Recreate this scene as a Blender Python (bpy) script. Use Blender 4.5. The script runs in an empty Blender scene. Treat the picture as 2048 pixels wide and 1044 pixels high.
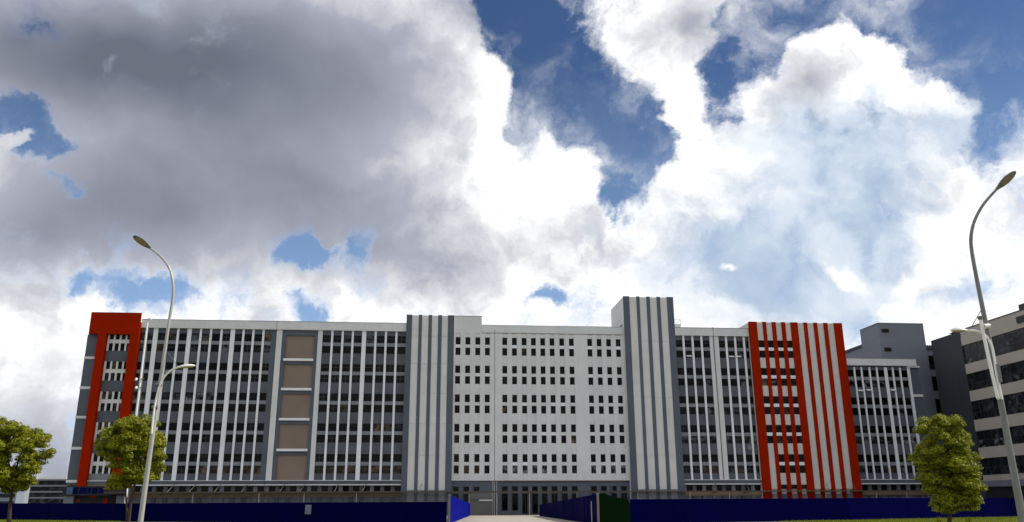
import bpy, bmesh, math, random
import numpy as np
from mathutils import Vector, Matrix, Euler
random.seed(7); rng = np.random.default_rng(7)
R_ = math.radians
scene = bpy.context.scene
COL = scene.collection

# ------------------------------------------------------------------ camera
FPX, PITCH, ROLL, EYE = 1648.0, R_(16.5), R_(0.25), 1.6        # focal length in pixels of the 2048 px photograph
_fw = np.array([0, math.cos(PITCH), math.sin(PITCH)]); _r0 = np.array([1.0, 0, 0]); _u0 = np.cross(_r0, _fw)
_rt = math.cos(ROLL)*_r0 - math.sin(ROLL)*_u0
_up = math.cos(ROLL)*_u0 + math.sin(ROLL)*_r0
cam = bpy.data.cameras.new('camera'); camo = bpy.data.objects.new('camera', cam); COL.objects.link(camo)
cam.sensor_fit = 'HORIZONTAL'; cam.sensor_width = 36; cam.lens = 36*FPX/2048
cam.clip_start = 0.1; cam.clip_end = 8000
camo.matrix_world = Matrix([[_rt[i], _up[i], -_fw[i], (0, 0, EYE)[i]] for i in range(3)] + [[0, 0, 0, 1]])
scene.camera = camo

# ------------------------------------------------------------------ sun, exposure
SUN_AZ, SUN_EL = R_(82), R_(47)                                  # azimuth from +Y towards +X: high on the right, grazing the facade
sd = bpy.data.lights.new('sun', 'SUN'); sd.energy = 3.8; sd.angle = R_(2.5); sd.color = (1.0, 0.95, 0.86)
so = bpy.data.objects.new('sun', sd); COL.objects.link(so)
sdir = Vector((math.sin(SUN_AZ)*math.cos(SUN_EL), math.cos(SUN_AZ)*math.cos(SUN_EL), math.sin(SUN_EL)))
so.rotation_euler = sdir.to_track_quat('Z', 'Y').to_euler(); so.location = (60, 10, 80)
scene.view_settings.view_transform = 'Standard'; scene.view_settings.look = 'None'
scene.view_settings.exposure = 0.12; scene.view_settings.gamma = 1.0; scene.view_settings.use_curve_mapping = False
scene.render.resolution_x = 1024; scene.render.resolution_y = 522
scene.render.engine = 'CYCLES'

# ------------------------------------------------------------------ pixel <-> place helpers
def ray(x, y): return _fw + _rt*(x-1024)/FPX - _up*(y-522)/FPX
def ground_at(x, y, z=0.0):
    r = ray(x, y); t = (z-EYE)/r[2]; return np.array([0, 0, EYE]) + t*r
def at_Y(x, y, Y):
    r = ray(x, y); return np.array([0, 0, EYE]) + r*(Y/r[1])
FA = R_(5.4); FO = np.array([0, 143.0, 0])
EX = np.array([math.cos(FA), math.sin(FA), 0]); EN = np.array([math.sin(FA), -math.cos(FA), 0])
def fac(x, y, off=0.0):                                          # pixel -> (s, z) on the long facade's plane
    r = ray(x, y); o = FO + EN*off; t = ((o-[0, 0, EYE])@EN)/(r@EN); p = np.array([0, 0, EYE]) + t*r
    return float((p-FO)@EX), float(p[2])
def fs(x, y=662, off=0.0): return fac(x, y, off)[0]
def side_at(x, y, S0):                                           # pixel -> (u, z) on a wall square to the facade at s = S0
    r = ray(x, y); o = FO + EX*S0; t = ((o-[0, 0, EYE])@EX)/(r@EX); p = np.array([0, 0, EYE]) + t*r
    return float((p-FO)@EN), float(p[2])

# ------------------------------------------------------------------ node helpers
class NT:
    def __init__(s, tree): s.t = tree; s.n = tree.nodes; s.l = tree.links
    def node(s, typ, **kw):
        n = s.n.new(typ)
        for k, v in kw.items(): setattr(n, k, v)
        return n
    def _in(s, sock, v):
        if v is None: return
        if isinstance(v, bpy.types.NodeSocket): s.l.new(v, sock)
        else: sock.default_value = v
    def math(s, op, a, b=None, c=None, clamp=False):
        n = s.node('ShaderNodeMath', operation=op, use_clamp=clamp)
        s._in(n.inputs[0], a); s._in(n.inputs[1], b); s._in(n.inputs[2], c); return n.outputs[0]
    def vmath(s, op, a, b=None):
        n = s.node('ShaderNodeVectorMath', operation=op); s._in(n.inputs[0], a)
        if op == 'SCALE': s._in(n.inputs[3], b)
        else: s._in(n.inputs[1], b)
        return n.outputs[0]
    def noise(s, vec, scale, detail=4, rough=0.55, color=False, lac=2.0):
        n = s.node('ShaderNodeTexNoise'); s._in(n.inputs['Vector'], vec)
        n.inputs['Scale'].default_value = scale; n.inputs['Detail'].default_value = detail
        n.inputs['Roughness'].default_value = rough; n.inputs['Lacunarity'].default_value = lac
        return n.outputs['Color' if color else 0]
    def smooth(s, v, a, b, lo=0.0, hi=1.0, kind='SMOOTHSTEP'):
        n = s.node('ShaderNodeMapRange', interpolation_type=kind); s._in(n.inputs[0], v)
        n.inputs[1].default_value = a; n.inputs[2].default_value = b; n.inputs[3].default_value = lo; n.inputs[4].default_value = hi
        return n.outputs[0]
    def mix(s, f, a, b, blend='MIX'):
        n = s.node('ShaderNodeMix', data_type='RGBA', blend_type=blend)
        s._in(n.inputs[0], f); s._in(n.inputs[6], a); s._in(n.inputs[7], b); return n.outputs[2]
    def ramp(s, f, stops):
        n = s.node('ShaderNodeValToRGB'); s._in(n.inputs[0], f); e = n.color_ramp.elements
        while len(e) < len(stops): e.new(0.5)
        for q, (p, c) in zip(e, stops): q.position = p; q.color = (*c, 1)
        return n.outputs[0]
    def mapping(s, vec, loc=(0, 0, 0), rot=(0, 0, 0), scale=(1, 1, 1), typ='POINT'):
        n = s.node('ShaderNodeMapping', vector_type=typ); s._in(n.inputs[0], vec)
        n.inputs[1].default_value = loc; n.inputs[2].default_value = rot; n.inputs[3].default_value = scale
        return n.outputs[0]

#SKY_BEGIN
# ------------------------------------------------------------------ world: Nishita blue and a broken cumulus deck
def build_world():
    w = bpy.data.worlds.new('World'); scene.world = w; w.use_nodes = True
    nt = w.node_tree; nt.nodes.clear(); g = NT(nt)
    sky = g.node('ShaderNodeTexSky', sky_type='NISHITA', sun_disc=False)
    sky.sun_elevation = SUN_EL; sky.sun_rotation = SUN_AZ; sky.altitude = 20; sky.air_density = 1.0; sky.dust_density = 0.6; sky.ozone_density = 2.5
    d = g.node('ShaderNodeTexCoord').outputs['Generated']
    # ragged domain: two octaves of warp
    w1 = g.vmath('SCALE', g.vmath('SUBTRACT', g.noise(d, 5.0, 3, 0.55, True), (0.5, 0.5, 0.5)), 0.10)
    w2 = g.vmath('SCALE', g.vmath('SUBTRACT', g.noise(d, 21.0, 6, 0.62, True), (0.5, 0.5, 0.5)), 0.060)
    p = g.vmath('ADD', g.vmath('ADD', d, w1), w2)
    ps = g.vmath('ADD', g.vmath('ADD', d, w1), g.vmath('SCALE', w2, 0.25))
    def blob(x, y, rx, ry, ang=0.0, dom=None):
        c = ray(x, y); c = c/np.linalg.norm(c)
        du = ray(x+1, y); du = du/np.linalg.norm(du)-c; dv = ray(x, y-1); dv = dv/np.linalg.norm(dv)-c
        k = (np.linalg.norm(du)+np.linalg.norm(dv))/2
        tu = du/np.linalg.norm(du); tu -= c*(tu@c); tu /= np.linalg.norm(tu); tv = np.cross(c, tu)
        if tv@dv < 0: tv = -tv
        a = R_(ang); U = math.cos(a)*tu + math.sin(a)*tv; V = np.cross(c, U)
        m = Matrix([[U[i], V[i], c[i]] for i in range(3)])
        v = g.mapping(dom or p, tuple(c), tuple(m.to_euler('XYZ')), (rx*k, ry*k, 3.0), 'TEXTURE')
        n = g.node('ShaderNodeTexGradient', gradient_type='SPHERICAL'); g.l.new(v, n.inputs[0])
        return n.outputs[1]
    def blobs(base, lst, dom=None):
        acc = base
        for (x, y, rx, ry, ang, amp) in lst:
            acc = g.math('MULTIPLY_ADD', blob(x, y, rx, ry, ang, dom), amp, acc)
        return acc
    frame = g.smooth(blob(1024, 420, 1900, 1250), 0.0, 0.45)
    outside = g.math('SUBTRACT', 1.0, frame)
    low = g.noise(d, 1.7, 3, 0.5)
    base = g.math('ADD', g.math('MULTIPLY', g.math('SUBTRACT', low, 0.47), g.math('MULTIPLY', outside, 4.0)), 0.42)
    HOLES = [
        (1075, 60, 150, 130, 0, -1.9), (1010, 20, 100, 110, 0, -1.2), (1150, 180, 140, 120, 40, -2.0), (1255, 250, 110, 95, 0, -1.5), (1290, 330, 75, 85, 0, -1.5),
        (1600, 10, 140, 110, 0, -1.9), (1500, 110, 85, 95, -30, -1.5), (1455, 210, 46, 95, 0, -1.3),
        (1900, 20, 220, 110, 0, -2.2), (2020, 120, 170, 130, 0, -1.8), (1990, 250, 120, 60, 20, -0.6),
        (62, 262, 100, 84, -30, -1.55), (12, 215, 80, 56, 0, -1.1), (85, 300, 60, 40, 0, -0.6), (140, 388, 46, 26, -25, -0.9), (100, 50, 110, 40, -30, -0.5),
        (240, 600, 150, 60, -4, -1.15), (335, 565, 60, 50, 0, -0.7), (110, 580, 70, 34, 20, -0.7),
        (606, 488, 70, 66, 0, -1.55), (575, 525, 60, 46, 0, -0.9), (645, 522, 50, 34, 0, -0.8), (722, 488, 58, 110, 12, -1.7), (597, 592, 36, 36, 0, -0.9), (632, 628, 36, 36, 0, -0.7),
        (1088, 588, 62, 40, 0, -1.25), (1228, 402, 30, 30, 0, -0.8), (1330, 60, 30, 60, 0, 0.2),
    ]
    PUFFS = [
        (480, 250, 760, 360, 0, 0.62), (850, 470, 420, 200, 0, 0.35),
        (1050, 40, 60, 70, 0, 0.35), (1650, 120, 120, 110, 0, 0.6), (1790, 130, 90, 110, 0, 0.9), (1850, 90, 60, 35, 0, 0.5), (1700, 40, 46, 90, 15, 0.8), (1745, 80, 80, 70, 0, 0.7), (1625, 85, 80, 60, 0, 0.45),
        (1540, 190, 100, 90, 0, 0.5), (1850, 230, 90, 90, 0, 0.8), (940, 130, 130, 160, 0, 0.5), (1180, 330, 110, 90, 0, 0.5), (1010, 180, 90, 100, 0, 0.5),
        (652, 460, 40, 66, -15, 1.1), (22, 275, 46, 24, -15, 1.3), (60, 660, 150, 110, 0, 0.9), (1380, 180, 110, 180, 20, 0.7), (1270, 90, 110, 90, 0, 0.5),
        (1110, 625, 60, 40, 0, 0.8), (1040, 560, 60, 60, 0, 0.4), (600, 545, 60, 40, 0, 0.5),
    ]
    f = blobs(blobs(base, [(x, y, a*1.18, b*1.18, t, k*0.78) for x, y, a, b, t, k in HOLES]), PUFFS)
    n1 = g.noise(p, 11.0, 10, 0.62)
    det = g.math('MULTIPLY', g.math('SUBTRACT', n1, 0.49), 2.5)
    cov = g.math('ADD', f, det)
    wisp = g.math('MULTIPLY', g.smooth(g.noise(g.mapping(p, rot=(0.4, 0.2, 0.5), scale=(1, 1.6, 0.7)), 6.0, 9, 0.62), 0.46, 0.74), g.smooth(cov, -1.3, 0.0, 0.05, 0.75))
    alpha = g.math('MAXIMUM', g.smooth(cov, -0.24, 0.46), wisp)
    # light and dark inside the deck
    s0 = g.math('ADD', 0.96, g.math('MULTIPLY', outside, g.math('MULTIPLY_ADD', low, 1.0, -0.75)))
    SH = [
        (330, 150, 900, 420, 4, -0.42), (420, 150, 560, 240, 0, -0.38), (620, 370, 620, 300, -10, -0.38), (280, 90, 380, 190, 0, -0.22), (760, 90, 330, 220, 0, -0.26),
        (720, 450, 430, 150, -4, -0.20), (40, 470, 420, 200, 8, -0.55), (40, 60, 300, 200, 0, -0.38), (360, 440, 360, 170, 0, -0.28),
        (940, 520, 260, 110, 0, -0.04), (880, 570, 160, 70, 0, -0.06), (560, 560, 420, 130, 0, -0.14), (60, 780, 200, 180, 0, -0.34), (110, 920, 260, 160, 0, -0.48), (30, 640, 110, 60, 0, -0.1),
        (1390, 50, 150, 120, 0, -0.45), (1030, 20, 150, 110, 0, -0.55), (1620, 160, 140, 80, 0, -0.34), (1150, 440, 160, 80, 0, -0.20), (1600, 220, 110, 70, 0, -0.2),
        (1060, 270, 190, 220, 0, 0.28), (1780, 190, 120, 80, 0, 0.15),
    ]
    s = blobs(s0, SH, ps)
    # relief: compare the cloud field with itself a little way towards the sun
    off = g.vmath('ADD', p, tuple(0.030*v for v in (sdir.x*0.5-0.05, sdir.y*0.4, sdir.z)))
    n2 = g.noise(off, 8.0, 8, 0.55)
    n1b = g.noise(p, 8.0, 8, 0.55)
    relief = g.math('MULTIPLY', g.math('SUBTRACT', n1b, n2), g.smooth(s, 0.3, 0.9, 0.22, 1.5))
    soft = g.math('MULTIPLY', g.math('SUBTRACT', g.noise(ps, 3.2, 3, 0.45), 0.5), 0.34)
    rim = g.math('MULTIPLY', g.smooth(cov, 0.0, 0.42, 1.0, 0.0), 0.16)
    s = g.math('ADD', g.math('ADD', s, relief), g.math('ADD', soft, rim), clamp=True)
    ccol = g.ramp(s, [(0.0, (0.135, 0.155, 0.20)), (0.25, (0.24, 0.257, 0.32)), (0.5, (0.39, 0.405, 0.48)), (0.75, (0.72, 0.73, 0.76)), (0.93, (1.03, 1.03, 1.03))])
    # thin, bluish veil low on the right
    veil = blobs(0.0, [(1640, 420, 360, 260, 0, 1.0), (1600, 590, 460, 170, 0, 0.9), (1990, 250, 150, 90, 0, 0.7), (1960, 360, 120, 60, 0, -0.8), (1930, 480, 130, 90, 0, -0.9), (1692, 556, 60, 36, 0, -1.1), (1785, 600, 46, 28, 0, -1.1), (1850, 548, 85, 44, 10, -1.2), (1460, 562, 30, 22, 0, -0.9), (1500, 350, 60, 40, 0, -0.5), (1330, 520, 160, 110, 0, 0.25), (1680, 300, 240, 160, 0, 0.5)])
    veil = g.math('ADD', veil, g.math('MULTIPLY', g.math('SUBTRACT', g.noise(p, 9.0, 7, 0.6), 0.54), 1.7))
    veilf = g.smooth(veil, 0.05, 0.75, 0.0, 0.9)
    vcol = g.mix(g.smooth(g.math('ADD', g.noise(ps, 5.5, 7, 0.55), g.math('MULTIPLY', relief, 0.5)), 0.32, 0.70), (0.37, 0.49, 0.66, 1), (0.74, 0.81, 0.89, 1))
    ccol = g.mix(veilf, ccol, vcol)
    blue = g.mix(1.0, sky.outputs[0], (0.55, 0.72, 0.95, 1), 'MULTIPLY')
    zc = g.node('ShaderNodeSeparateXYZ'); g.l.new(d, zc.inputs[0])
    bsc = g.mix(g.smooth(zc.outputs[2], 0.06, 0.52, 0.92, 0.0), g.vmath('SCALE', blue, 0.070), (0.34, 0.52, 0.82, 1))
    total = g.mix(alpha, bsc, ccol)
    bg = g.node('ShaderNodeBackground'); g.l.new(total, bg.inputs[0]); bg.inputs[1].default_value = 1.0
    out = g.node('ShaderNodeOutputWorld'); g.l.new(bg.outputs[0], out.inputs[0])
    w.cycles.sampling_method = 'MANUAL'; w.cycles.sample_map_resolution = 1024
build_world()
#SKY_END
# ------------------------------------------------------------------ materials
def new_mat(name):
    m = bpy.data.materials.new(name); m.use_nodes = True; t = m.node_tree; g = NT(t)
    b = t.nodes['Principled BSDF']; return m, g, b
def paint(name, col, rough=0.6, var=0.10, streak=0.10, bump=0.0, spec=0.4, dirt=(0.20, 0.18, 0.15), fine=14.0):
    m, g, b = new_mat(name)
    pos = g.node('ShaderNodeNewGeometry').outputs['Position']
    big = g.noise(pos, 0.35, 4, 0.55); st = g.noise(g.mapping(pos, scale=(2.2, 2.2, 0.10)), 1.0, 5, 0.6); fi = g.noise(pos, fine, 3, 0.6)
    c = g.mix(g.smooth(big, 0.3, 0.7), (*[v*(1-var) for v in col], 1), (*[min(1, v*(1+var*0.6)) for v in col], 1))
    c = g.mix(g.math('MULTIPLY', g.smooth(st, 0.52, 0.78), streak*2.2), c, (*dirt, 1))
    c = g.mix(g.math('MULTIPLY', g.math('SUBTRACT', fi, 0.5), 0.35), c, (*[v*0.75 for v in col], 1))
    rnd = g.node('ShaderNodeObjectInfo').outputs['Random']
    c = g.mix(1.0, c, g.node('ShaderNodeCombineColor').outputs[0], 'MULTIPLY') if False else g.vmath('SCALE', c, g.smooth(rnd, 0, 1, 1-var*0.5, 1+var*0.35, 'LINEAR'))
    g.l.new(c, b.inputs['Base Color']); b.inputs['Specular IOR Level'].default_value = spec
    g.l.new(g.smooth(big, 0.2, 0.8, rough*0.85, min(1, rough*1.15)), b.inputs['Roughness'])
    if bump:
        n = g.node('ShaderNodeBump'); n.inputs[0].default_value = bump; n.inputs[1].default_value = 0.02; g.l.new(fi, n.inputs[2]); g.l.new(n.outputs[0], b.inputs['Normal'])
    return m
def metal(name, col, rough=0.4, met=0.6):
    m, g, b = new_mat(name)
    pos = g.node('ShaderNodeNewGeometry').outputs['Position']
    n = g.noise(g.mapping(pos, scale=(6, 6, 0.8)), 1.0, 5, 0.6)
    g.l.new(g.mix(g.smooth(n, 0.35, 0.75), (*col, 1), (*[v*0.72 for v in col], 1)), b.inputs['Base Color'])
    b.inputs['Metallic'].default_value = met; g.l.new(g.smooth(n, 0.3, 0.8, rough*0.8, rough*1.3), b.inputs['Roughness'])
    return m
def glass(name, dark, light, rough=0.06, bias=1.0):
    # dark window pane: room tone and broken reflections put into its colour, clear reflection in front
    m, g, b = new_mat(name)
    pos = g.node('ShaderNodeNewGeometry').outputs['Position']; rnd = g.node('ShaderNodeObjectInfo').outputs['Random']
    off = g.node('ShaderNodeCombineXYZ'); g.l.new(g.math('MULTIPLY', rnd, 37.0), off.inputs[0]); g.l.new(g.math('MULTIPLY', rnd, 91.0), off.inputs[2])
    n = g.noise(g.mapping(g.vmath('ADD', pos, off.outputs[0]), scale=(1.0, 1.0, 1.3)), 0.9, 1, 0.5)
    f = g.math('MULTIPLY', g.smooth(n, 0.42, 0.70), g.math('POWER', rnd, 1.6*bias))
    g.l.new(g.mix(f, (*dark, 1), (*light, 1)), b.inputs['Base Color'])
    b.inputs['Roughness'].default_value = rough; b.inputs['IOR'].default_value = 1.45; b.inputs['Specular IOR Level'].default_value = 0.11
    return m
M = {}
M['white'] = paint('white_wall_paint', (0.67, 0.68, 0.685), 0.7, 0.06, 0.08)
M['fin'] = paint('white_fin_paint', (0.80, 0.82, 0.85), 0.55, 0.06, 0.06)
M['tower_white'] = paint('cream_panel_paint', (0.67, 0.67, 0.65), 0.7, 0.06, 0.08)
M['pink_white'] = paint('red_bounce_white_paint', (0.62, 0.585, 0.56), 0.7, 0.06, 0.10)  # white panels with the pink bounce off the red stripes put into the colour
M['grey'] = paint('blue_grey_paint', (0.090, 0.108, 0.140), 0.65, 0.12, 0.06)
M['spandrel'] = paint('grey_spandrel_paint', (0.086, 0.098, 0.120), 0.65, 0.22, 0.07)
M['lightgrey'] = paint('light_grey_transom_paint', (0.21, 0.225, 0.25), 0.6, 0.14, 0.10)
M['red'] = paint('orange_red_paint', (0.315, 0.0145, 0.0008), 0.75, 0.07, 0.04, dirt=(0.25, 0.012, 0.0), spec=0.03)
M['back_grey'] = paint('slate_wall_paint', (0.16, 0.175, 0.21), 0.7, 0.08, 0.06)
M['charcoal'] = paint('charcoal_wall_paint', (0.032, 0.036, 0.045), 0.7, 0.10, 0.05)
M['beige'] = paint('beige_band_paint', (0.42, 0.385, 0.335), 0.7, 0.06, 0.06)
M['tan'] = paint('tan_fascia_paint', (0.22, 0.155, 0.095), 0.6, 0.14, 0.15)
M['shutter'] = paint('brown_shutter_paint', (0.245, 0.185, 0.14), 0.5, 0.08, 0.06, dirt=(0.12, 0.09, 0.07))
M['gateshutter'] = paint('grey_shutter_paint', (0.15, 0.155, 0.15), 0.55, 0.1, 0.08)
M['joint'] = paint('joint_strip', (0.11, 0.105, 0.10), 0.8, 0.1, 0.0)  # dark grey of the wall joint strips
M['frame'] = paint('dark_window_frame', (0.022, 0.024, 0.027), 0.45, 0.1, 0.0)
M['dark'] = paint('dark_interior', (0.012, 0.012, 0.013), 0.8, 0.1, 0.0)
M['steel'] = metal('dull_steel', (0.20, 0.19, 0.17), 0.5)
M['rust'] = metal('brown_steel_edge', (0.09, 0.068, 0.05), 0.6, 0.3)
M['galv'] = metal('galvanised_pole', (0.43, 0.42, 0.41), 0.45, 0.15)
M['polegrey'] = metal('grey_pole_paint', (0.20, 0.205, 0.20), 0.5, 0.2)
M['lampwhite'] = paint('white_lamp_enamel', (0.78, 0.78, 0.76), 0.35, 0.03, 0.03)
M['lens'] = paint('lamp_lens', (0.30, 0.22, 0.16), 0.25, 0.15, 0.0)
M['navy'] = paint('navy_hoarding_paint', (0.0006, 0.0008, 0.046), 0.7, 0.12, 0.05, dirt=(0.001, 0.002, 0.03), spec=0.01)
M['sunlit_blue_leaf'] = paint('sunlit_blue_sheet_paint', (0.0008, 0.004, 0.20), 0.7, 0.08, 0.04, dirt=(0.002, 0.004, 0.10), spec=0.02)  # brighter copy of the fence blue, sunlight on this wall put into the colour
M['green'] = paint('dark_green_tarp', (0.0008, 0.0065, 0.001), 0.8, 0.15, 0.05, dirt=(0.001, 0.004, 0.001), spec=0.01)
M['plate'] = paint('pale_notice_plate', (0.16, 0.2, 0.27), 0.5, 0.1, 0.05)
M['signdark'] = paint('dark_sign_board', (0.006, 0.008, 0.016), 0.4, 0.1, 0.0)
M['signblue'] = paint('blue_sign_face', (0.001, 0.004, 0.06), 0.5, 0.3, 0.0, spec=0.05)
M['signpale'] = paint('pale_blue_sign_face', (0.06, 0.10, 0.18), 0.35, 0.2, 0.0)
M['pane'] = glass('window_pane', (0.002, 0.002, 0.002), (0.018, 0.018, 0.018))
M['panetan'] = glass('window_pane_tan', (0.02, 0.015, 0.010), (0.17, 0.12, 0.075), bias=0.5)  # tan tone mottled into the pane colour
M['panepale'] = glass('window_pane_pale_reflection', (0.006, 0.006, 0.007), (0.24, 0.255, 0.28), bias=0.7)  # pale broken reflections painted into the pane colour
M['panefar'] = glass('ribbon_window_pane', (0.010, 0.012, 0.016), (0.07, 0.075, 0.085))
M['blind'] = paint('pale_curtain', (0.20, 0.20, 0.20), 0.8, 0.2, 0.0)

# ------------------------------------------------------------------ mesh helpers
def mesh_obj(name, me, parent=None, loc=None):
    o = bpy.data.objects.new(name, me); COL.objects.link(o)
    if parent: o.parent = parent
    if loc is not None: o.location = loc
    return o
def empty(name, loc=(0, 0, 0), rz=0.0):
    o = bpy.data.objects.new(name, None); COL.objects.link(o); o.location = loc; o.rotation_euler = (0, 0, rz); o.empty_display_size = 0.5; return o
def tag(o, label=None, cat=None, group=None, kind=None):
    if label: o['label'] = label
    if cat: o['category'] = cat
    if group: o['group'] = group
    if kind: o['kind'] = kind
    return o
_FACES = [(0, 3, 2, 1), (4, 5, 6, 7), (0, 1, 5, 4), (1, 2, 6, 5), (2, 3, 7, 6), (3, 0, 4, 7)]
class MB:
    def __init__(s): s.v = []; s.f = []
    def box(s, x0, x1, y0, y1, z0, z1):
        b = len(s.v); s.v += [(x0, y0, z0), (x1, y0, z0), (x1, y1, z0), (x0, y1, z0), (x0, y0, z1), (x1, y0, z1), (x1, y1, z1), (x0, y1, z1)]
        s.f += [tuple(b+i for i in q) for q in _FACES]; return s
    def tube(s, pts, rad, n=10, caps=True):
        pts = [Vector(p) for p in pts]; b = len(s.v)
        if not hasattr(rad, '__len__'): rad = [rad]*len(pts)
        for i, p in enumerate(pts):
            t = (pts[min(i+1, len(pts)-1)] - pts[max(i-1, 0)]).normalized()
            a = t.cross(Vector((0, 0, 1))) if abs(t.z) < 0.9 else t.cross(Vector((0, 1, 0)))
            a.normalize(); c = t.cross(a)
            for k in range(n):
                q = 2*math.pi*k/n; v = p + (a*math.cos(q) + c*math.sin(q))*rad[i]; s.v.append(tuple(v))
        for i in range(len(pts)-1):
            for k in range(n):
                s.f.append((b+i*n+k, b+i*n+(k+1) % n, b+(i+1)*n+(k+1) % n, b+(i+1)*n+k))
        if caps: s.f += [tuple(b+k for k in range(n))[::-1], tuple(b+(len(pts)-1)*n+k for k in range(n))]
        return s
    def prism(s, poly, y0, y1):                                   # outline in x,z; thickness along y
        b = len(s.v); n = len(poly); s.v += [(x, y0, z) for x, z in poly] + [(x, y1, z) for x, z in poly]
        s.f += [tuple(b+i for i in range(n)), tuple(b+n+i for i in range(n))[::-1]] + [(b+(i+1) % n, b+i, b+n+i, b+n+(i+1) % n) for i in range(n)]; return s
    def mesh(s, name, mat, smooth=False):
        me = bpy.data.meshes.new(name); me.from_pydata(s.v, [], s.f); me.update()
        bm = bmesh.new(); bm.from_mesh(me); bmesh.ops.recalc_face_normals(bm, faces=bm.faces); bm.to_mesh(me); bm.free()
        if mat: me.materials.append(mat)
        if smooth:
            for p in me.polygons: p.use_smooth = True
            me.set_sharp_from_angle(angle=R_(40))
        return me
    def build(s, name, mat, parent=None, loc=None, smooth=False): return mesh_obj(name, s.mesh(name, mat, smooth), parent, loc)
_cache = {}
def part(name, par, x0, x1, d0, d1, z0, z1, mat):
    """box part of a facade: x along the wall, d outwards from it, z up; alike boxes share one mesh"""
    w, dd, h = x1-x0, d1-d0, z1-z0
    k = (round(w, 3), round(dd, 3), round(h, 3), mat)
    if k not in _cache: _cache[k] = MB().box(-w/2, w/2, -dd/2, dd/2, 0, h).mesh(name, M[mat])
    return mesh_obj(name, _cache[k], par, ((x0+x1)/2, -(d0+d1)/2, z0))
def window(par, x0, x1, z0, z1, d=-0.30, style=0, pane='pane', tilt=0.0, name='window'):
    """frame (with a cross of glazing bars in style 1, one mullion in style 2) and its pane"""
    w, h = x1-x0, z1-z0; k = ('win', round(w, 2), round(h, 2), style)
    if k not in _cache:
        m = MB(); t = 0.055
        m.box(-w/2, -w/2+t, -0.06, 0.0, 0, h).box(w/2-t, w/2, -0.06, 0.0, 0, h).box(-w/2+t, w/2-t, -0.06, 0.0, 0, t).box(-w/2+t, w/2-t, -0.06, 0.0, h-t, h)
        if style == 1: m.box(-0.05, 0.05, -0.062, 0.0, t, h-t).box(-w/2+t, -0.05, -0.06, 0.0, h*0.52, h*0.52+0.085).box(0.05, w/2-t, -0.06, 0.0, h*0.52, h*0.52+0.085)
        if style == 2: m.box(-0.04, 0.04, -0.062, 0.0, t, h-t)
        if style == 3: m.box(-w/2+t, w/2-t, -0.06, 0.0, h*0.55, h*0.55+0.08)
        _cache[k] = m.mesh('window', M['frame'])
    fr = mesh_obj(name, _cache[k], par, ((x0+x1)/2, -d, z0))
    kp = ('pane', round(w, 2), round(h, 2), pane)
    if kp not in _cache: _cache[kp] = MB().box(-w/2+0.03, w/2-0.03, -0.012, 0.012, -h+0.03, -0.03).mesh('pane', M[pane])
    pn = mesh_obj('pane', _cache[kp], fr, (0, -0.028, h)); pn.rotation_euler = (R_(random.gauss(0, 0.35)+tilt), 0, R_(random.gauss(0, 0.35)))
    return fr

# ------------------------------------------------------------------ the factory: shared dimensions
Z0, ST = 6.70, 5.0                                                # sill of the lowest full window row, storey height
ROOF, FTOP, LEDGE = 32.05, 30.65, 5.65
BACK = -22.0
def storey_rows(n=5): return [Z0+ST*k for k in range(n)]
def bays_from_px(edges, y): return [fs(x, y) for x in edges]
def fin_section(b, xs, wides, x_left, x_right, top, n, fy, kinds, fin_d=0.17, fw=0.35):
    """fins at pixel pairs xs; window bays between them; returns bay limits"""
    fins = [(fs(a, fy), fs(c, fy)) for a, c in xs]
    for i, (a, c) in enumerate(fins):
        c2 = c if i in wides else a+fw
        part('fin', b, a, c2, -0.30, fin_d, LEDGE, top, 'fin')
    fins = [(a, c if i in wides else a+fw) for i, (a, c) in enumerate(fins)]
    lim = []; cur = x_left
    for a, c in fins: lim.append((cur, a)); cur = c
    lim.append((cur, x_right))
    lim = [q for q in lim if q[1]-q[0] > 0.4]
    rows = storey_rows(n)
    for bi, (a, c) in enumerate(lim):
        part('spandrel', b, a, c, -0.34, 0.02, LEDGE, Z0, 'spandrel')
        for k, z in enumerate(rows):
            st, pn = kinds(bi, k, 0); window(b, a+0.01, c-0.01, z, z+1.30, -0.10, st, pn)
            part('transom', b, a, c, -0.34, 0.0, z+1.30, z+1.88, 'lightgrey')
            st, pn = kinds(bi, k, 1); window(b, a+0.01, c-0.01, z+1.88, z+3.17, -0.10, st, pn)
            zt = rows[k+1] if k+1 < n else top
            part('spandrel', b, a, c, -0.34, 0.02, z+3.17, zt, 'spandrel')
    return lim
def kinds_mid(bi, k, up):
    r = random.random()
    if k == 0 and up == 0: return (1 if r < 0.8 else 0), 'panetan'
    if up == 1 and k >= 3: return (1 if r < 0.4 else 3), ('pane' if random.random() < 0.8 else 'panepale')
    if r < 0.16: return 1, 'pane'
    if r < 0.22: return 2, 'panetan'
    return 0, 'pane'
def kinds_left(bi, k, up):
    r = random.random()
    if k == 0 and up == 0: return (1 if r < 0.55 else 3), ('panetan' if random.random() < 0.7 else 'pane')
    if k in (4,) and r < 0.6: return (1 if r < 0.35 else 3), random.choice(['pane', 'panetan', 'panepale', 'pane'])
    if k == 2 and up == 1 and bi < 8: return 1, 'panepale'
    if r < 0.12: return 1, 'pane'
    return 0, 'pane'
def kinds_right(bi, k, up):
    r = random.random()
    if k == 0 and up == 0: return 1, random.choice(['panetan', 'panepale', 'pane'])
    if k == 1 and up == 0: return (1 if r < 0.5 else 0), 'panepale'
    if up == 0 and r < 0.35: return 0, 'panepale'
    if up == 1 and k in (1, 4) and r < 0.6: return (1 if r < 0.3 else 3), 'pane'
    return 0, 'pane'
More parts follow.
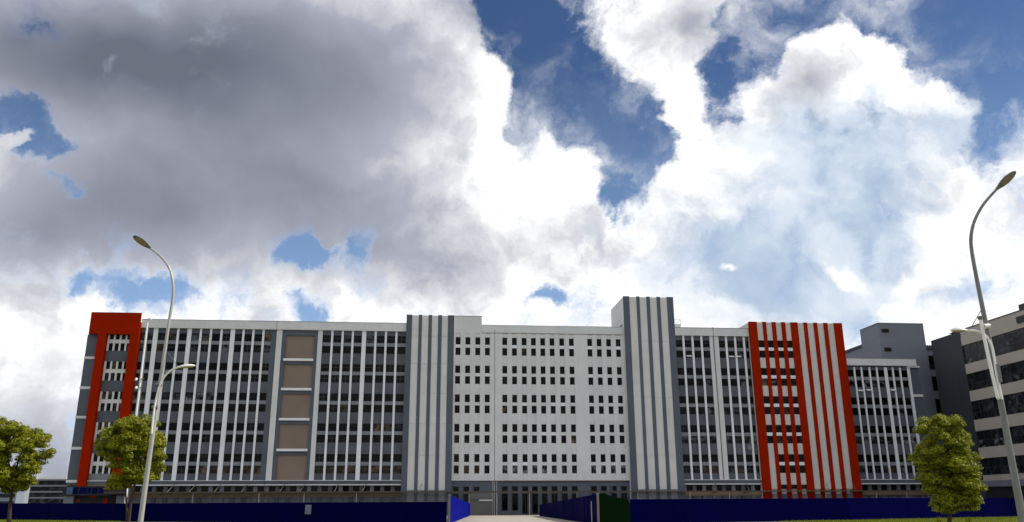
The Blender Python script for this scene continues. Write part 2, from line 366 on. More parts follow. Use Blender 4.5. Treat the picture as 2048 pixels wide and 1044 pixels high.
def ground_floor(b, x0, x1, step, white_line=True, skip=()):
    """ledge, clerestory, fascia and the open arcade under the wing"""
    part('ledge', b, x0, x1, -0.3, 0.50, LEDGE-0.10, LEDGE, 'white')
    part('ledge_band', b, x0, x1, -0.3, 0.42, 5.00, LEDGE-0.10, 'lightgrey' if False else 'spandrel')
    part('ledge', b, x0, x1, -0.3, 0.52, 4.82, 5.00, 'white')
    n = max(1, round((x1-x0)/step)); w = (x1-x0)/n
    for i in range(n):
        a = x0+i*w
        part('pillar', b, a, a+w*0.36, -1.2, -0.05, 0.0, 4.82, 'spandrel' if random.random() < 0.5 else 'back_grey')
        window(b, a+w*0.36+0.02, a+w-0.02, 3.72, 4.78, -0.35, 0, 'pane', name='clerestory_window')
        window(b, a+w*0.36+0.02, a+w-0.02, 0.5, 3.0, -0.45, 2, 'pane', name='arcade_window')
        part('apron', b, a+w*0.36, a+w, -1.2, -0.40, 0.0, 0.5, 'back_grey')
    part('fascia', b, x0, x1, -1.0, 0.05, 3.0, 3.68, 'tan')
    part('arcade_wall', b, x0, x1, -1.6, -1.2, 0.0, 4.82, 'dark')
def canopy(b, x0, x1, zc, depth, rods, posts, mat='steel', d0=0.06):
    part('canopy', b, x0, x1, d0, depth, zc, zc+0.06, mat)
    part('canopy_edge', b, x0, x1, depth, depth+0.10, zc-0.10, zc+0.12, 'rust')
    for s in rods:
        MB().tube([(s+0.5, -0.45, 5.2), (s, -depth, zc+0.1)], 0.045, 6).build('tie_rod', M['steel'], b)
        part('bracket', b, s-0.10, s+0.10, 0.4, depth-0.05, zc-0.18, zc-0.002, 'rust')
    for s in posts: MB().tube([(s, -depth+0.25, 0), (s, -depth+0.25, zc)], 0.06, 8).build('post', M['galv'], b)
def body(b, x0, x1, d_front, d_back, z0, z1, mat, name='wall'): return part(name, b, x0, x1, d_back, d_front, z0, z1, mat)

# ------------------------------------------------------------------ left wing with the red portal
LW = tag(empty('factory_building', tuple(FO), FA), 'grey factory wing with white fins, brown shutters and orange-red portal at its end', 'building', 'factory blocks')
sL0 = fs(175.5, 690, -0.6); sRedL = fs(183.8, 624, 0.9); sRedR = fs(282, 626, 0.9); sT1 = fs(812.3, 662, 0.8)
zRedTop = fac(183.8, 624, 0.9)[1]
part('wall', LW, sL0+0.01, sT1-0.01, BACK, -0.34, 0, ROOF-0.9, 'back_grey')
part('roof', LW, sL0+0.2, sT1-0.01, BACK, -0.40, ROOF-0.9, ROOF-0.7, 'lightgrey')
xp0, xp1 = sRedR+0.02, sT1-0.01
jx = fs(553.8)
part('parapet', LW, xp0, jx-0.03, -0.7, 0.45, FTOP, ROOF, 'white'); part('parapet', LW, jx+0.03, xp1, -0.7, 0.45, FTOP, ROOF, 'white')
part('coping', LW, xp0, xp1, -0.75, 0.50, ROOF, ROOF+0.07, 'lightgrey')
finsL = [(292, 295.5), (308, 317), (334, 338), (355, 358.5), (375.6, 383.9), (400.5, 404.5), (420.7, 425), (441.8, 446), (462, 470.8), (485.7, 489.5), (505.5, 510), (525.7, 530)]
fin_section(LW, finsL, {1, 4, 8}, fs(279, 662), fs(543.6), FTOP, 5, 662, kinds_left)
part('grey_pier', LW, fs(543.6), fs(553.6), -0.34, 0.02, LEDGE, FTOP, 'grey')
part('pilaster', LW, fs(554.6), fs(565.5), -0.34, 0.19, LEDGE, FTOP, 'white')
part('downpipe', LW, fs(553.7), fs(554.5), 0.02, 0.14, 4.0, FTOP+0.6, 'tan')
# shutter bay
a, c = fs(566), fs(637); sa, sc = fs(572.5, 672), fs(629.6, 672)
part('grey_pier', LW, a, sa, -0.34, 0.10, LEDGE, FTOP, 'grey'); part('grey_pier', LW, sc, c, -0.34, 0.10, LEDGE, FTOP, 'grey')
me_sh = None
for k in range(5):
    z = LEDGE+0.05+ST*k; zt = z+4.0
    if me_sh is None:
        m = MB(); n = 26; h = 4.0/n
        for i in range(n): m.box(-(sc-sa)/2, (sc-sa)/2, -0.05 - 0.02*(i % 2), 0.0, i*h+0.004, (i+1)*h-0.004)
        me_sh = m.mesh('shutter', M['shutter'])
    mesh_obj('shutter', me_sh, LW, ((sa+sc)/2, 0.26, z))
    part('spandrel', LW, sa, sc, -0.34, 0.08, zt, z+ST-0.42 if k < 4 else FTOP, 'grey')
    if k < 4: part('sill', LW, sa-0.12, sc+0.05, -0.34, 0.55, z+ST-0.42, z+ST-0.04, 'fin')
part('pilaster', LW, fs(637), fs(646), -0.34, 0.19, LEDGE, FTOP, 'white')
finsM = [(663.3, 666.7), (684, 687.7), (704.3, 708.7), (724.8, 733), (749.8, 754), (770.3, 774.7), (791.3, 795.7)]
fin_section(LW, finsM, {3}, fs(646), sT1-0.02, FTOP, 5, 662, kinds_mid)
ground_floor(LW, sRedR-0.5, jx-0.03, 1.72); ground_floor(LW, jx+0.03, sT1-0.02, 1.72)
cz = 3.72
canopy(LW, sRedR-1.5, sT1-0.02, cz, 2.6, [fs(x, 980) for x in (345, 388, 437, 490, 565, 605, 672, 727)], [fs(x, 1000) for x in (393, 523, 612, 715)])
# red portal
lx0, lx1 = fs(195.6, 667, 0.9), fs(212.8, 667, 0.9); rx0, rx1 = fs(260.3, 667, 0.9), fs(278.4, 667, 0.9); zb = fac(200, 667.3, 0.9)[1]
tx0 = fs(177, 667, 0.9)
part('portal_head', LW, tx0, rx1+0.02, -3.0, 0.9, zb, zRedTop, 'red')
part('portal_leg', LW, lx0, lx1, -0.2, 0.895, 4.75, zb, 'red'); part('portal_leg', LW, rx0, rx1+0.015, -0.2, 0.895, 4.75, zb, 'red')
part('portal_return', LW, rx1+0.02, rx1+0.06, -3.0, 0.9, ROOF-0.6, zRedTop, 'lampwhite')
part('grey_pier', LW, sL0, lx0, -0.9, -0.02, LEDGE, zb, 'grey')
part('pier_band', LW, sL0+0.02, lx0, -0.9, -0.02, 4.9, LEDGE-0.25, 'spandrel')  # plain grey band between sign board and pier ledge
for z in (25.42, 20.43, 15.63, 10.67, 5.5): part('pier_ledge', LW, sL0-0.05, lx0, -0.9, 0.10, z-0.17, z+0.25, 'white')
cols = [fs(x, 668, 0) for x in (213.2, 221.5, 227.0, 235.2, 240.8, 248.6, 254.0, 261)]
cw = (cols[7]-cols[0])/4
for k, z in enumerate(storey_rows(5)):
    zt = Z0+ST*(k+1) if k < 4 else zb
    part('spandrel', LW, lx1, rx0, -0.34, 0.02, z+3.17, zt, 'spandrel')
    part('transom', LW, lx1, rx0, -0.34, 0.03, z+1.28, z+1.90, 'white')
    for i in range(4):
        a = lx1+(rx0-lx1)/4*i; c = a+(rx0-lx1)/4
        window(LW, a+0.30, c-0.02 if i == 3 else c-0.0, z, z+1.28, -0.2, 2 if random.random() < 0.3 else 0, random.choice(['pane', 'pane', 'panepale']))
        window(LW, a+0.30, c-0.02 if i == 3 else c-0.0, z+1.90, z+3.17, -0.2, 0, random.choice(['pane', 'pane', 'panetan']))
        part('mullion_pier', LW, a-(0 if i else -0.01), a+0.30, -0.34, 0.05, z, z+1.28, 'white'); part('mullion_pier', LW, a+0.005, a+0.30, -0.34, 0.05, z+1.90, z+3.17, 'white')
part('spandrel', LW, lx1, rx0, -0.34, 0.02, LEDGE, Z0, 'lightgrey')
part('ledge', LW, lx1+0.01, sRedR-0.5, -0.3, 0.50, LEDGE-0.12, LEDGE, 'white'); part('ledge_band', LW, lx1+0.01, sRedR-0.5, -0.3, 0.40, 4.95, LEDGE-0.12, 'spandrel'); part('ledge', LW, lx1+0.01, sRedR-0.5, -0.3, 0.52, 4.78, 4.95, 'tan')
# entrance with sign board
e0, e1 = fs(138, 990, 0.5), fs(232, 990, 0.5)
part('entrance_wall', LW, sL0+0.02, e0+0.6, -0.9, 0.2, 0, 3.3, 'back_grey'); part('entrance_wall', LW, e1, e1+1.3, -0.9, 0.2, 0, 3.2, 'back_grey')
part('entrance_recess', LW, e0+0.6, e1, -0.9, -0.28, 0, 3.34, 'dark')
part('sign_board', LW, sL0-0.1, e1+1.6, -0.3, 0.75, 3.35, 4.75, 'signdark')
sb = fs(133, 980, 0.8); part('sign_panel', LW, sb, sb+0.95, 0.75, 0.80, 3.5, 4.6, 'signpale'); part('sign_panel', LW, sb+0.98, sb+1.75, 0.75, 0.82, 3.55, 4.6, 'signblue')
for i, (q, wd) in enumerate(((1.95, 1.15), (3.2, 0.5), (3.85, 0.9), (4.9, 0.75))): part('sign_panel', LW, sb+q, sb+q+wd, 0.75, 0.80, 3.6+0.05*(i % 2), 4.55, 'signblue')
for x, y, w, h in ((183.5, 993, 1.1, 0.28), (155.5, 1001, 0.42, 0.45), (210, 1002, 0.5, 0.75)):
    s_, z_ = fac(x, y, 0.0); part('red_notice', LW, s_-w/2, s_+w/2, -0.28, -0.22, z_-h/2, z_+h/2, 'red')

# ------------------------------------------------------------------ centre block with two striped towers
CB = tag(empty('factory_building', tuple(FO), FA), 'white factory block with small paired windows between two grey striped towers', 'building', 'factory blocks')
T1D = 0.8
sT1b = fs(908, 662, T1D); zT1 = fac(850, 630, T1D)[1]; zB1 = fac(940, 632.5, 0)[1]; sStep = fs(963.5, 640)
sT2, sT2b = fs(1249.6, 675, 1.0), fs(1351, 675, 1.0); zT2 = fac(1300, 593.6, 1.0)[1]
part('wall', CB, sT1, sT2b, BACK, -0.36, 0, ROOF-0.9, 'white'); part('roof', CB, sT1b, sT2, BACK, -0.45, ROOF-0.9, ROOF-0.7, 'lightgrey')
def tower(b, sA, sB, d, zt, stripes, back, white, stripe_mat, jz=(), base=4.05):
    """striped stair tower; stripes are (s0, s1) in metres"""
    part('tower_core', b, sA+0.01, sB-0.01, back, d-0.18, 0, zt-0.06, white)
    cur = sA; zs = [base] + sorted(jz) + [zt-0.05]
    gaps = []
    for a, c in stripes:
        if a-cur > 0.2: gaps.append((cur, a))
        part('stripe', b, a, c, d-0.2, d, base-0.0, zt+0.04, stripe_mat); cur = c
    for a, c in gaps:
        for z0, z1 in zip(zs[:-1], zs[1:]): part('panel', b, a, c, d-0.2, d-0.07, z0+0.02, z1-0.02, white)
    for a, c in gaps: part('panel', b, a, c, d-0.19, d-0.10, 0.0, base-0.02, 'lightgrey')
    for a, c in stripes: part('stripe', b, a, c, d-0.19, d-0.02, 0.0, base, stripe_mat if stripe_mat == 'red' else 'grey')
    return gaps
st1 = [(fs(a, 663, T1D), fs(c, 663, T1D)) for a, c in ((812.3, 823.5), (837, 843.5), (856.7, 863.5), (876, 883.4), (895.6, 908))]
tower(CB, st1[0][0], st1[-1][1], T1D, zT1, st1, -9, 'tower_white', 'grey', (9.6, 14.8, 19.9, 25.0, 29.8))
st2 = [(fs(a, 675, 1.0), fs(c, 675, 1.0)) for a, c in ((1249.6, 1262), (1276.5, 1282.8), (1296.7, 1303.7), (1317.5, 1324.5), (1338, 1351))]
tower(CB, st2[0][0], st2[-1][1], 1.0, zT2, st2, -9.5, 'tower_white', 'grey', (9.7, 19.5, 29.4))
part('rail_pipe', CB, st2[0][0]-0.10, st2[0][0]-0.02, -6, -0.3, ROOF+0.5, ROOF+0.62, 'frame')
# white curtain of piers, recessed window channels
wl = [(911.2, 921.3), (931, 940.8), (950.8, 960.5), (970, 980), (1004.7, 1014.3), (1023.8, 1033.8), (1043.3, 1053), (1062, 1071.6), (1080.7, 1090), (1099, 1109), (1118.4, 1128.5), (1138, 1147.4), (1174.7, 1184), (1193.3, 1202.9), (1212.3, 1221.8), (1231.9, 1240.6)]
wc = [(fs(a, 682)+fs(c, 682))/2 for a, c in wl]; WW = 0.86
jx2 = fs(989.6)
cur = st1[-1][1]+0.01
RT = 30.6
def pier(a, c, z0=LEDGE-0.1, z1=RT): part('pier', CB, a, c, -0.36, 0.0, z0, z1, 'white')
for i, s in enumerate(wc):
    if cur < jx2 < s: pier(cur, jx2-0.04); part('joint', CB, jx2-0.04, jx2+0.04, -0.36, -0.12, LEDGE-0.1, RT, 'joint'); pier(jx2+0.04, s-WW/2)
    else: pier(cur, s-WW/2)
    cur = s+WW/2
    rows = storey_rows(5)
    part('spandrel', CB, s-WW/2, s+WW/2, -0.36, -0.11, LEDGE-0.1, Z0, 'white')
    for k, z in enumerate(rows):
        low = (k == 0)
        window(CB, s-WW/2, s+WW/2, z, z+1.32, -0.26, 2 if low and i > 3 else 0, 'panepale' if low and i > 3 and random.random() < 0.8 else ('panetan' if random.random() < 0.1 else 'pane'))
        part('transom', CB, s-WW/2, s+WW/2, -0.36, -0.09, z+1.32, z+1.86, 'fin' if random.random() < 0.2 else 'white')
        window(CB, s-WW/2, s+WW/2, z+1.86, z+3.18, -0.26, 0, 'pane')
        part('spandrel', CB, s-WW/2, s+WW/2, -0.36, -0.11, z+3.18, rows[k+1] if k < 4 else RT, 'white')
pier(cur, sT2-0.01)
part('parapet', CB, sStep+0.01, jx2-0.04, -0.7, 0.04, RT+0.12, ROOF, 'white'); part('parapet', CB, jx2+0.04, sT2-0.01, -0.7, 0.04, RT+0.12, ROOF, 'white')
part('coping', CB, sStep+0.01, sT2-0.01, -0.75, 0.07, ROOF, ROOF+0.05, 'lightgrey')
part('drip_groove', CB, fs(960), sT2-0.01, -0.36, -0.05, RT, RT+0.12, 'tan')
part('parapet_block', CB, st1[-1][1]+0.01, sStep, -6, 0.0, RT, zB1, 'white'); part('coping', CB, st1[-1][1]+0.01, sStep+0.04, -6, 0.05, zB1, zB1+0.07, 'lightgrey')
# grey base of the white block
bz = LEDGE-0.12
part('base_wall', CB, st1[-1][1]+0.01, jx2-0.06, -1.2, -0.30, 0, bz, 'grey'); part('base_wall', CB, jx2+0.06, sT2-0.01, -1.2, -0.30, 0, bz, 'grey')
part('base_cap', CB, jx2+0.06, sT2-0.01, -0.30, 0.06, bz-0.07, bz, 'tan')
for i, s in enumerate(wc):
    if i < 3: window(CB, s-0.46, s+0.46, 3.72, 4.6, -0.28, 0, 'pane')
    if i < 2: window(CB, s-0.46, s+0.46, 1.9, 3.45, -0.28, 0, 'panepale')
    if i >= 4:
        window(CB, s-0.5, s+0.5, 3.72, 4.65, -0.28, 0, 'pane')
        window(CB, s-0.5, s+0.5, 0.2 if i in (6, 7) else 0.72, 3.5, -0.28, 2 if i % 3 == 0 else 0, 'pane')
    if i not in (2, 3): part('window_reveal', CB, s-0.62, s-0.52, -0.30, -0.2, 0.5, 4.8, 'spandrel')
g0, g1 = fs(939, 1005), fs(985, 1005)
m = MB()
for i in range(16): m.box(-(g1-g0)/2, (g1-g0)/2, -0.04-0.02*(i % 2), 0, i*0.15+0.004, (i+1)*0.15-0.004)
m.build('gate_shutter', M['gateshutter'], CB, ((g0+g1)/2, 0.30, 0.02)); part('shutter_rail', CB, fs(958, 1000), g1, -0.30, -0.12, 2.28, 2.50, 'fin')
part('shutter_box', CB, g0, g1, -0.30, -0.15, 2.52, 3.5, 'gateshutter')
for s in (jx2-0.28, jx2+0.35): MB().tube([(s, 0.15, 0), (s, 0.15, bz+0.5)], 0.075, 8).build('downpipe', M['galv'], CB)
part('door_canopy_post', CB, fs(1055, 1010), fs(1058, 1010), -0.3, -0.1, 0, 3.6, 'rust')
canopy(CB, sT1+0.02, sT2b-0.02, cz-0.04, 2.4, [fs(x, 980) for x in (838, 938, 1058, 1118, 1218, 1290, 1333)], [fs(x, 1000) for x in (937, 992, 1056, 1150, 1270)], d0=1.06)
part('signal_beam', CB, sT1+0.3, fs(893, 1000), 1.0, 1.2, 2.05, 2.2, 'tan'); part('signal_beam', CB, sT2+0.2, sT2b-0.1, 1.02, 1.2, 1.85, 2.0, 'lightgrey')

# ------------------------------------------------------------------ right wing with the red striped tower and the low annex
RW = tag(empty('factory_building', tuple(FO), FA), 'factory wing with a tower of orange-red stripes and a lower finned annex', 'building', 'factory blocks')
TRD = 1.0
st3 = [(fs(a, 683, TRD), fs(c, 683, TRD)) for a, c in ((1501.2, 1516.9), (1528.6, 1535.7), (1547, 1555), (1566.2, 1574), (1584.7, 1598.9), (1611, 1618.4), (1631, 1638.4), (1651, 1659), (1671.6, 1688.2))]
sT3, sT3b = st3[0][0], st3[-1][1]; zT3 = fac(1590, 645, TRD)[1]; sEnd = fs(1837, 740, 0); ATOP = fac(1770, 717.5, 0.4)[1]; AF = fac(1770, 731.5, 0.2)[1]
part('wall', RW, sT2b+0.01, sT3, BACK, -0.34, 0, ROOF-0.9, 'back_grey'); part('roof', RW, sT2b+0.01, sT3, BACK, -0.4, ROOF-0.9, ROOF-0.7, 'lightgrey')
part('wall', RW, sT3b, sEnd-0.02, BACK, -0.34, 0, ATOP-0.6, 'back_grey')
jx3 = fs(1425.4, 672)
part('parapet', RW, sT2b+0.01, jx3-0.05, -0.7, 0.45, FTOP, ROOF, 'white'); part('parapet', RW, jx3+0.05, sT3-0.01, -0.7, 0.45, FTOP, ROOF, 'white')
part('coping', RW, sT2b+0.01, sT3-0.01, -0.75, 0.50, ROOF, ROOF+0.07, 'lightgrey')
fin_section(RW, [(1364, 1368.3), (1382, 1386.4), (1400, 1404.5)], set(), sT2b+0.01, fs(1418, 672), FTOP, 5, 672, kinds_right)
part('pilaster', RW, fs(1418, 672), jx3-0.05, -0.34, 0.19, LEDGE, FTOP, 'white'); part('pilaster', RW, jx3+0.05, fs(1435.7, 672), -0.34, 0.19, LEDGE, FTOP, 'white')
part('joint', RW, jx3-0.05, jx3+0.05, -0.34, 0.30, LEDGE, ROOF+0.2, 'joint')
fin_section(RW, [(1449, 1453.8), (1467, 1471.4), (1484.5, 1489)], set(), fs(1435.7, 672), sT3-0.01, FTOP, 5, 672, kinds_right)
ground_floor(RW, sT2b+0.01, sT3-0.02, 1.62)
# red tower: striped, with window bands in its first four gaps
gaps = []; cur = sT3
for a, c in st3:
    if a-cur > 0.2: gaps.append((cur, a))
    part('stripe', RW, a, c, TRD-0.5, TRD, 4.05, zT3+0.04, 'red'); part('stripe', RW, a, c, TRD-0.49, TRD-0.03, 0, 4.05, 'red'); cur = c
part('tower_core', RW, sT3+0.01, sT3b-0.01, -9, TRD-0.45, 0, zT3-0.06, 'pink_white')
for gi, (a, c) in enumerate(gaps):
    part('panel', RW, a, c, TRD-0.45, TRD-0.2, 0.0, 3.2, 'signpale' if gi == 1 else 'lightgrey')
    if gi >= 4:
        part('panel', RW, a, c, TRD-0.45, TRD-0.13, 4.05, zT3-0.03, 'pink_white'); continue
    rows = storey_rows(5)
    z_low = 4.05
    if gi == 0: part('panel', RW, a, c, TRD-0.45, TRD-0.13, 4.05, rows[1], 'pink_white')
    else:
        window(RW, a, c, 4.05, 4.78, TRD-0.33, 0, 'pane'); part('panel', RW, a, c, TRD-0.45, TRD-0.13, 4.78, rows[0], 'pink_white')
    for k, z in enumerate(rows):
        if gi == 0 and k == 0: continue
        window(RW, a, c, z, z+1.30, TRD-0.33, 0, random.choice(['pane', 'pane', 'panepale', 'panetan']) if k else 'pane')
        part('transom', RW, a, c, TRD-0.45, TRD-0.10, z+1.30, z+1.86, 'fin')
        window(RW, a, c, z+1.86, z+3.17, TRD-0.33, 0, 'pane')
        part('panel', RW, a, c, TRD-0.45, TRD-0.13, z+3.17, rows[k+1] if k < 4 else zT3-0.03, 'pink_white')
# annex
part('parapet', RW, sT3b+0.01, fs(1832, 725, 0.4), -0.7, 0.45, AF, ATOP, 'white'); part('coping', RW, sT3b+0.01, fs(1832, 725, 0.4)+0.05, -0.75, 0.5, ATOP, ATOP+0.06, 'lightgrey')
part('ledge', RW, fs(1812.8, 733), sEnd+0.15, -0.9, 0.30, AF-0.28, AF-0.002, 'white')
fin_section(RW, [(1705.7, 1708.5), (1720, 1724.4), (1736, 1739.6), (1750.5, 1754.7), (1766.7, 1772.6), (1782.5, 1786.4), (1797, 1801.4), (1812.8, 1818)], {4, 7}, sT3b+0.01, fs(1818, 733)+0.0, AF-0.28, 4, 733, kinds_right, 0.14, 0.29)
part('grey_pier', RW, fs(1818, 733), sEnd, -0.9, -0.05, LEDGE, AF-0.28, 'grey')
for z in (20.05, 15.0, 10.1): part('pier_ledge', RW, fs(1818, 733), sEnd+0.1, -0.9, 0.2, z, z+0.42, 'white')
ground_floor(RW, sT3b+0.02, sEnd-0.02, 1.7)
canopy(RW, sT2b+0.02, sEnd-0.5, cz-0.06, 2.6, [fs(x, 980) for x in (1424, 1487, 1645, 1697)], [fs(x, 1000) for x in (1372, 1450, 1540, 1640, 1740, 1800)], d0=1.06)
# rooftop plant seen over the parapet
part('roof_hatch', RW, fs(1350, 650), fs(1364, 650), -3, -0.8, ROOF-0.7, fac(1355, 648, -0.8)[1], 'tower_white')
m = MB(); zr = fac(1355, 648, -0.8)[1]; q0, q1 = fs(1350, 650), fs(1364.5, 650)
m.tube([(q0, 0.9, zr+0.85), (q1, 0.9, zr+0.85)], 0.035, 6).tube([(q1, 0.9, zr-0.2), (q1, 0.9, zr+0.85)], 0.035, 6).tube([(q1, 0.9, zr+0.85), (q1-0.9, 0.9, zr)], 0.03, 6).tube([(q0+0.2, 0.9, zr-0.1), (q0+0.2, 0.9, zr+0.85)], 0.035, 6)
m.build('roof_rail', M['galv'], RW)
# window-mounted dish and sash flaps
s_, z_ = fac(1498.5, 895, 0.4)
dd = MB(); dd.tube([(s_, -0.1, z_), (s_, -0.45, z_)], [0.10, 0.42], 14); dd.build('dish', M['polegrey'], RW)
for x, y in ((1721, 781), (1738, 780), (1786, 780), (1378, 712), (1463, 713), (1477, 713)):
    s_, z_ = fac(x, y, 0.1); f_ = MB().box(-0.5, 0.5, -0.02, 0.02, -0.22, 0.22).build('open_sash', M['lampwhite'], RW, (s_, -0.18, z_)); f_.rotation_euler = (R_(-52), 0, R_(random.uniform(-6, 6)))

# ------------------------------------------------------------------ slate-grey block behind the annex
GB = tag(empty('office_building', tuple(FO), FA), 'plain slate-grey block with a stair tower rising behind the finned annex', 'building')
part('stair_tower', GB, 72.4, 81.7, -15, -8, 0, 35.35, 'back_grey'); part('wing_wall', GB, 81.72, 92, -24, -8.1, 0, 30.2, 'back_grey')
part('rear_wall', GB, 72.7, 92, -42, -15.02, 0, 32.0, 'back_grey'); part('coping', GB, 72.4, 92.1, -42, -15.01, 32.0, 32.5, 'charcoal'); part('coping', GB, 81.72, 92.1, -24, -7.9, 30.2, 30.6, 'charcoal')
part('coping', GB, 72.3, 81.75, -15.02, -7.93, 35.35, 35.45, 'back_grey')
for x, y in ((1770.5, 661.5), (1775.5, 699)):
    s_, z_ = fac(x, y, -8); window(GB, s_-0.72, s_+0.72, z_-0.38, z_+0.38, -7.98, 0, 'pane')
for y in (725, 767, 812, 855):
    s_, z_ = fac(1864+(y-725)*0.16, y, -8.1); window(GB, s_-0.6, s_+0.75, z_-1.35, z_+1.35, -8.08, 0, 'pane')

# ------------------------------------------------------------------ beige-banded wing standing square to the factory
S0 = 80.0
HB = tag(empty('office_building', tuple(FO + EX*S0), FA - math.pi/2), 'charcoal office wing with beige bands and ribbon windows, standing square to the factory', 'building')
u0 = side_at(1863, 681, S0)[0]; u1 = side_at(1923, 680, S0)[0]; HZ = 31.1
part('wall', HB, u0, u1, -16, 0.15, 0, HZ-0.05, 'charcoal'); part('wall', HB, u1, 46, -16, -0.25, 0, HZ-1.6, 'charcoal')
HS = 4.3
bands = [(28.0, 31.6)]
zt = [25.12, 20.40, 15.40, 10.70, 6.12]; zbt = [23.40, 18.60, 13.48, 8.90, 5.2]
part('band', HB, u1+0.01, 46, -0.3, 0.12, 28.45, HZ-1.15, 'beige'); part('parapet', HB, u1+0.01, 46, -0.9, 0.05, HZ-1.15, HZ+0.1, 'beige'); part('coping', HB, u1-3, 46, -0.95, 0.16, HZ+0.1, HZ+0.22, 'charcoal')
top = 28.45
for k in range(5):
    zb_ = zt[k]
    n = 22; w = (46-u1)/n
    for i in range(n):
        a = u1+0.02+i*w
        wd = window(HB, a, a+w-0.03, zb_+1.3, top-0.02, -0.12, 0, 'panefar'); window(HB, a, a+w-0.03, zb_+0.02, zb_+1.27, -0.12, 2, 'panepale' if random.random() < 0.32 else 'panefar')
    part('band', HB, u1+0.01, 46, -0.3, 0.12, zbt[k], zb_, 'beige')
    top = zbt[k]
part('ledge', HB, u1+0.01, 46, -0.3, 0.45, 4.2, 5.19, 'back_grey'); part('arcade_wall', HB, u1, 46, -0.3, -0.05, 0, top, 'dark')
part('roof_box', HB, side_at(2040, 610, S0)[0]-1.2, side_at(2040, 610, S0)[0]+3, -3, -0.6, HZ+0.22, HZ+1.3, 'charcoal'); part('vent', HB, side_at(2043, 628, S0)[0]-1.0, side_at(2043, 628, S0)[0]+1.5, 0.05, 0.35, 29.3, 30.3, 'charcoal')

# ------------------------------------------------------------------ glass pavilion far left
gp = at_Y(98, 1000, 210)
PV = tag(empty('glass_building', (gp[0], 210, 0), R_(8)), 'low building of dark glass bands with white edges far beyond the fence', 'building')
def yz(y): return at_Y(98, y, 210)[2]
w2 = 4.5
for i in range(4):
    z0, z1 = yz(1004-12*i)-0.3, yz(992-12*i)-0.6
    part('glass_band', PV, -w2, w2-0.3*0, -8, 0, z0, z1, 'panefar'); part('floor_edge', PV, -w2-0.2, w2+0.1, -8.1, 0.25, z1, z1+0.35, 'lightgrey')
part('floor_edge', PV, -w2-1.2, -w2-0.25, -7, 0.4, 0, yz(962), 'fin'); part('core', PV, w2+0.1, w2+3.0, -8, 0.1, 0, yz(966), 'grey'); part('base', PV, -w2, w2+0.05, -8, -0.02, 0, yz(1004)-0.3, 'dark')
part('roof', PV, -w2+1, w2-1.5, -6, -1, yz(958)+0.0, yz(956)+0.4, 'lampwhite')

# ------------------------------------------------------------------ hazy blocks on the horizon at the far left
M['hazeblue'] = paint('distant_wall', (0.20, 0.235, 0.28), 0.8, 0.08, 0.0)  # haze of distance put into the wall colour
for x, w_, y_, Yd, lab in ((16, 34, 981, 330, 'distant blue-grey block with a flat roof behind the broad tree'), (47, 22, 972, 380, 'distant narrow grey block between the broad tree and glass building')):
    q = at_Y(x, y_, Yd); k = Yd/FPX*1.03; root = tag(empty('distant_building', (q[0], Yd, 0)), lab, 'building'); ww = w_*k/2
    part('wall', root, -ww, ww, -12, 0, 0, q[2], 'hazeblue'); part('roof', root, -ww-0.3, ww+0.3, -12.3, 0.3, q[2], q[2]+0.5, 'lightgrey')
    for i in range(3): part('window', root, -ww*0.85, ww*0.85, 0, 0.1, q[2]-2.6-2.8*i, q[2]-1.2-2.8*i, 'panefar')

# ------------------------------------------------------------------ ground
def ground_mat(name, c1, c2, scale, rough=0.9, bump=0.3, cracks=False):
    m, g, b = new_mat(name); pos = g.node('ShaderNodeNewGeometry').outputs['Position']
    n = g.noise(pos, scale, 8, 0.62); big = g.noise(pos, 0.12, 4, 0.6)
    c = g.mix(g.smooth(n, 0.3, 0.7), (*c1, 1), (*c2, 1)); c = g.vmath('SCALE', c, g.smooth(big, 0.3, 0.7, 0.82, 1.12))
    g.l.new(c, b.inputs['Base Color']); b.inputs['Roughness'].default_value = rough; b.inputs['Specular IOR Level'].default_value = 0.25
    bp = g.node('ShaderNodeBump'); bp.inputs[0].default_value = bump; bp.inputs[1].default_value = 0.02; g.l.new(n, bp.inputs[2]); g.l.new(bp.outputs[0], b.inputs['Normal'])
    return m
M['yard'] = ground_mat('yard_concrete', (0.17, 0.16, 0.145), (0.24, 0.225, 0.20), 3.0)
M['drive'] = ground_mat('driveway_concrete', (0.32, 0.285, 0.24), (0.40, 0.36, 0.31), 2.0)
M['asphalt'] = ground_mat('asphalt', (0.04, 0.04, 0.042), (0.062, 0.06, 0.058), 20.0)
M['grass_soil'] = ground_mat('verge_turf', (0.075, 0.10, 0.010), (0.14, 0.155, 0.015), 9.0)
M['pave'] = ground_mat('pavement', (0.24, 0.225, 0.205), (0.31, 0.295, 0.27), 5.0)
M['kerb'] = ground_mat('kerb_stone', (0.28, 0.27, 0.26), (0.36, 0.35, 0.33), 8.0)
def sheet(name, pts, z, mat):
    me = bpy.data.meshes.new(name); me.from_pydata([(x, y, z) for x, y in pts], [], [tuple(range(len(pts)))]); me.materials.append(M[mat]); me.update()
    if me.polygons[0].normal.z < 0: me.flip_normals()
    return tag(mesh_obj(name, me), kind='structure')
sheet('ground', [(-4000, -4000), (4000, -4000), (4000, 4000), (-4000, 4000)], -0.012, 'yard')
sheet('road', [(-400, -9), (400, -9), (400, 9), (-400, 9)], -0.004, 'asphalt')
lm = [sheet('road_marking', [(-400, y-0.07), (400, y-0.07), (400, y+0.07), (-400, y+0.07)], 0.0, 'kerb') for y in (-8.4, 8.4, 0.15, -0.15)]
gL0, gL1 = ground_at(898, 1048), ground_at(940, 1031.5); gR0, gR1 = ground_at(1197, 1049.5), ground_at(1079, 1032)
fL = [ground_at(-170, 1038.2), ground_at(0, 1040), ground_at(245, 1043), np.array([gL0[0]-0.25, gL0[1]+0.1, 0])]
